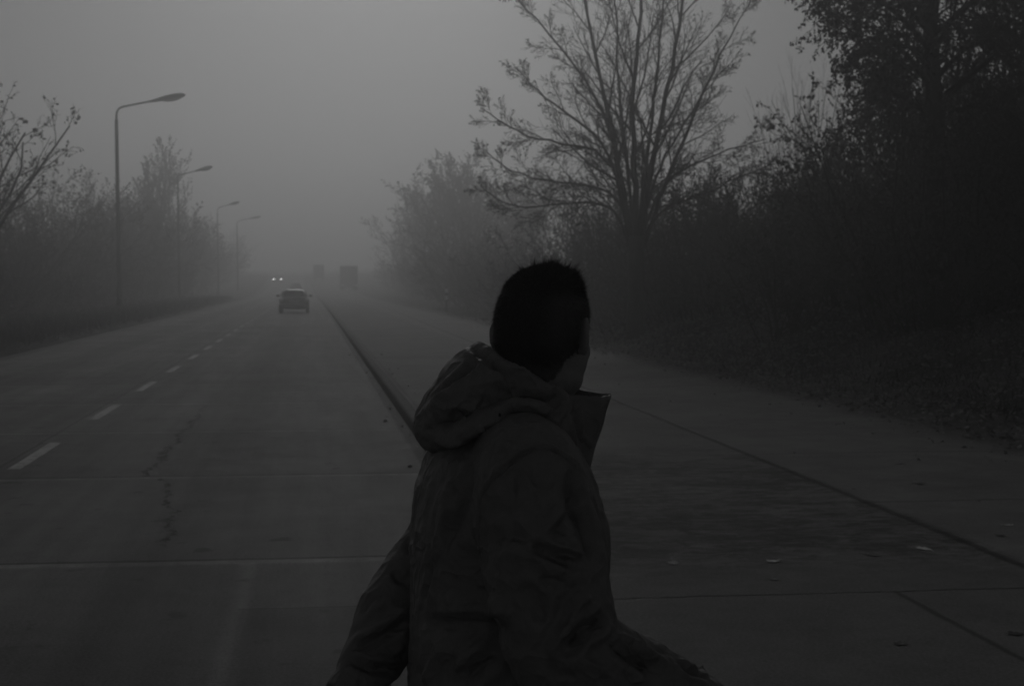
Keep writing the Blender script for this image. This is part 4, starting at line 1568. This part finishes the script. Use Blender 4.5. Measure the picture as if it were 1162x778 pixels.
jk.tube(*dense(ARM_R, jR), 24)
jk.tube(*dense(ARM_L, jL), 24)
jme = remesh(*jk.arrays(), 0.0037, 6)
wrinkle(jme, 0.0080, 6.5, 3.1, (1, 1, .8))
wrinkle(jme, 0.0046, 14, 7.7, (1, 1, .7))
wrinkle(jme, 0.0018, 31, 2.7)
Z = lambda l: [(460 + x / 3.888, 450 + y / 3.888) for x, y in l]      # lines noted on two enlargements of the jacket
Y2 = lambda l: [(370 + x / 2.582, 580 + y / 2.582) for x, y in l]
folds(jme, [
    (Z([(340, 780), (325, 600), (325, 490), (340, 430), (385, 365), (450, 305), (510, 255), (580, 225), (640, 230), (700, 265), (755, 300), (790, 350)]), .0032, -.0060),
    (Z([(370, 520), (370, 450), (410, 385), (470, 325), (530, 275), (590, 250), (650, 262)]), .012, .0012),
    (Z([(300, 380), (250, 460), (210, 560), (180, 640)]), .020, -.0085),
    (Z([(190, 470), (165, 560), (140, 650), (95, 740)]), .010, .007),
    (Z([(230, 430), (205, 520)]), .010, .004),
    (Z([(140, 640), (110, 700), (90, 760)]), .008, -.004),
    (Z([(750, 330), (735, 420), (735, 490), (790, 570), (815, 640), (810, 720)]), .013, -.0125),
    (Z([(725, 500), (680, 570), (640, 635)]), .008, -.006),
    (Z([(715, 480), (650, 560), (600, 620)]), .012, .006),
    (Z([(560, 650), (640, 690), (745, 735)]), .008, -.009),
    (Z([(580, 630), (660, 650), (790, 700)]), .012, .006),
    (Z([(380, 650), (470, 610), (560, 640)]), .012, -.005),
    (Z([(400, 230), (440, 245), (470, 238)]), .008, -.003),
    (Z([(380, 330), (440, 300)]), .007, .003),
    (Z([(520, 320), (540, 420), (530, 500)]), .012, .003),
    (Z([(480, 280), (470, 380), (480, 480), (470, 590)]), .012, -.003),
    (Y2([(705, 395), (760, 350), (830, 305)]), .010, -.0125),
    (Y2([(650, 430), (700, 350), (740, 265), (780, 250)]), .010, .009),
    (Y2([(620, 200), (665, 200), (700, 215)]), .009, -.005),
    (Y2([(560, 215), (620, 260), (640, 330)]), .010, -.005),
    (Y2([(300, 295), (420, 288), (550, 300)]), .016, .008),
    (Y2([(290, 320), (420, 330), (540, 345)]), .022, -.010),
    (Y2([(380, 470), (420, 430), (475, 385)]), .010, .007),
    (Y2([(285, 500), (305, 460), (330, 415)]), .010, .006),
    (Y2([(400, 500), (450, 450), (500, 430)]), .012, -.006),
    (Y2([(830, 380), (890, 425), (960, 470)]), .010, -.010),
    (Y2([(860, 360), (930, 410), (1010, 450)]), .010, .006),
    (Y2([(1030, 435), (1065, 465), (1110, 480)]), .007, -.008),
    (Y2([(1090, 450), (1120, 490)]), .006, .004),
    (Y2([(700, 420), (760, 440), (830, 480)]), .012, .006),
    (Y2([(75, 405), (120, 385), (170, 360), (245, 310)]), .008, -.010),
    (Y2([(95, 380), (180, 330), (240, 285)]), .012, .006),
    (Y2([(100, 300), (130, 260), (170, 240)]), .010, -.004),
    (Y2([(190, 170), (215, 200), (245, 205)]), .008, -.006),
    (Y2([(230, 80), (250, 120), (262, 150)]), .007, -.006),
    (Y2([(60, 430), (130, 460), (195, 465), (240, 450)]), .008, -.010),
    (Y2([(130, 430), (190, 420), (230, 390)]), .010, .005),
    (Y2([(300, 90), (310, 150), (290, 260)]), .007, -.005),
])
jacket = link('jacket', jme, M_cloth, person)
bvh_ = BVHTree.FromPolygons([Vector(c) for c in get_co(jme)], [p.vertices[:] for p in jme.polygons])
zp = []
for z in np.linspace(.76, 1.37, 30):
    hit = bvh_.ray_cast(Vector(Bf * 1.2 + np.array([-.01, 0, z])), Vector(-Bf))
    if hit[0] is not None:
        zp.append(np.array(hit[0]) + Bf * .001)
m = MB()
m.tube(zp, .0045, 8)
m.obj('zip', M_rim, jacket)
for A_, r_ in ((ARM_R, .050), (ARM_L, .050)):
    d_ = unit(A_[-1] - A_[-2])
    m = MB()
    m.tube([A_[-1] - d_ * .030, A_[-1] - d_ * .026, A_[-1] + d_ * .002, A_[-1] + d_ * .005], [r_ - .003, r_, r_ - .001, r_ - .006], 28)
    m.obj('cuff', M_cloth, jacket)

# hood fallen on the shoulders, its front edges standing as a collar
hk = {0: (.104, 1.455, .094, 1.375, .010), 25: (.104, 1.46, .098, 1.38, .012), 50: (.106, 1.485, .106, 1.405, .018), 75: (.098, 1.518, .124, 1.435, .026), 95: (.093, 1.540, .140, 1.452, .031),
      120: (.090, 1.556, .162, 1.432, .039), 145: (.090, 1.572, .182, 1.410, .045), 165: (.090, 1.584, .188, 1.395, .047), 180: (.090, 1.586, .188, 1.390, .047)}
ang = sorted(hk)
tab = np.array([hk[a] for a in ang])
HC = np.array([.036, 0, 0])
rings = []
for q in range(72):
    a = -180 + 5 * q
    rI, zI, rO, zO, th = [np.interp(abs(a), ang, tab[:, c]) for c in range(5)]
    dr = np.array([math.cos(rad(a)), math.sin(rad(a)) * 1.0, 0])
    I, O = HC + dr * rI + [0, 0, zI], HC + dr * rO + [0, 0, zO]
    m_, ax = (I + O) / 2, (O - I) / 2
    pr = unit(np.cross(np.cross(dr, [0, 0, 1.0]), ax))
    if np.dot(pr, dr) < 0:
        pr = -pr
    ring = []
    for b in np.arange(22) * 2 * PI / 22:
        c, s = math.cos(b), math.sin(b)
        e = 2.6
        k = (abs(c) ** e + abs(s) ** e) ** (-1 / e)
        sag = 0.25 * th * math.cos(b)               # heavier at the bottom
        ring.append(m_ + ax * c * k + pr * (s * k * (th + (sag if s > 0 else 0))))
    rings.append(ring)
hd = MB()
R = np.array(rings)
m, n = R.shape[:2]
i = np.arange(m)[:, None]
j = np.arange(n)[None, :]
Q = np.stack([i * n + j, i * n + (j + 1) % n, ((i + 1) % m) * n + (j + 1) % n, ((i + 1) % m) * n + j], -1).reshape(-1, 4)
hd.add(R.reshape(-1, 3), Q)
hme = remesh(*hd.arrays(), 0.0034, 5)
wrinkle(hme, 0.0065, 9, 1.3)
wrinkle(hme, 0.0036, 19, 4.3)
wrinkle(hme, 0.0018, 40, 8.3)
H2 = lambda l: [(380 + x / 1.5614, 280 + y / 1.5614) for x, y in l]
folds(hme, [
    (H2([(158, 325), (190, 310), (230, 285), (275, 262), (320, 250), (370, 255)]), .016, -.018),
    (H2([(165, 285), (200, 262), (235, 240), (262, 215), (255, 190)]), .009, .006),
    (H2([(178, 265), (215, 240), (248, 205), (245, 180)]), .009, -.007),
    (H2([(240, 172), (275, 205), (310, 235), (350, 258), (400, 280)]), .006, -.007),
    (H2([(250, 165), (290, 200), (325, 226), (370, 245), (420, 268)]), .009, .006),
    (H2([(300, 270), (340, 280), (380, 300), (395, 320)]), .010, .006),
    (H2([(290, 295), (340, 300), (375, 315)]), .010, -.006),
    (H2([(190, 345), (230, 335), (270, 312), (310, 300)]), .012, .008),
    (H2([(345, 255), (375, 275), (400, 262)]), .008, -.007),
    (H2([(400, 270), (385, 295), (370, 305)]), .008, -.006),
    (H2([(432, 270), (425, 300), (440, 350), (448, 380)]), .007, -.006),
    (H2([(445, 272), (452, 320), (450, 360)]), .010, .004),
])
link('hood', hme, M_cloth, jacket)

# the stand-up collar in front, two thin flaps flaring away from the throat
for sgn, nm in ((-1, 'collar'), (1, 'collar')):
    nu, nv = 40, 16
    out, inn = [], []
    for u in range(nu):
        f = u / (nu - 1)
        a = sgn * (4 + 74 * f)                            # degrees round from the front
        zt = np.interp(f, [0, .25, .6, 1], [1.494, 1.493, 1.500, 1.500])
        zb = np.interp(f, [0, .4, 1], [1.335, 1.375, 1.44])
        rt = np.interp(f, [0, .25, .6, 1], [.150, .139, .112, .104])
        rb = np.interp(f, [0, .4, 1], [.102, .108, .118])
        ro, ri = [], []
        for v in range(nv):
            t = v / (nv - 1)
            r = rb + (rt - rb) * t + .006 * math.sin(PI * t) * math.sin(f * 5) + .003 * noise.noise(Vector((f * 6 + sgn * 3, t * 4, 1)))
            z = zb + (zt - zb) * t + .002 * noise.noise(Vector((f * 9, sgn, 4))) * t
            d = np.array([math.cos(rad(a)), math.sin(rad(a)), 0])
            p_ = HC + d * r + np.array([0, 0, z])
            ro.append(p_)
            ri.append(p_ - d * .0055)
        out.append(ro)
        inn.append(ri)
    m = MB()
    m.rings([o_ + i_[::-1] for o_, i_ in zip(out, inn)])
    m.obj(nm, M_cloth, jacket)

# ---- trousers and shoes (below the frame)
tr_ = MB()
tr_.rings([ell(-.012, z, df, dw) for z, df, dw in [(1.0, .135, .18), (.93, .145, .19), (.84, .14, .19)]])
for lg in (LEG_L, LEG_R):
    tr_.tube(*dense([lg[0], lg[1], lg[2]], [.108, .085, .075]), 20)
tme = remesh(*tr_.arrays(), 0.009, 4)
wrinkle(tme, 0.006, 9, 5.5)
M_denim = plain('dark_trouser_cloth', 0.03, 0.85, 0.3, 30, 0.2, 0.001)
link('trousers', tme, M_denim, person)
M_shoe = plain('dark_shoe', 0.02, 0.5, 0.3, 20)
for lg, pitch in ((LEG_L, 0.0), (LEG_R, -0.55)):
    an = lg[3]
    m = MB()
    rr = []
    for s, hw, hh in [(-.075, .025, .05), (-.06, .036, .085), (-.02, .040, .105), (.04, .042, .085), (.10, .046, .062), (.16, .044, .05), (.195, .026, .034)]:
        ring = []
        for q in np.arange(16) * 2 * PI / 16:
            zz = max(-.002, hh * .5 + hh * .52 * math.sin(q))
            x_, z_ = s, zz
            xr_, zr_ = x_ * math.cos(pitch) - z_ * math.sin(pitch) * -1 * 0 , 0
            X_ = x_ * math.cos(pitch) + z_ * math.sin(-pitch) * 0.6
            Z_ = x_ * math.sin(pitch) + z_ * math.cos(pitch)
            ring.append((X_, hw * math.cos(q), Z_))
        rr.append(ring)
    rr = np.array(rr)
    zmin = rr[..., 2].min()
    rr += np.array([an[0], an[1], -zmin + 0.001])
    m.rings(rr)
    m.obj('shoe', M_shoe, person)
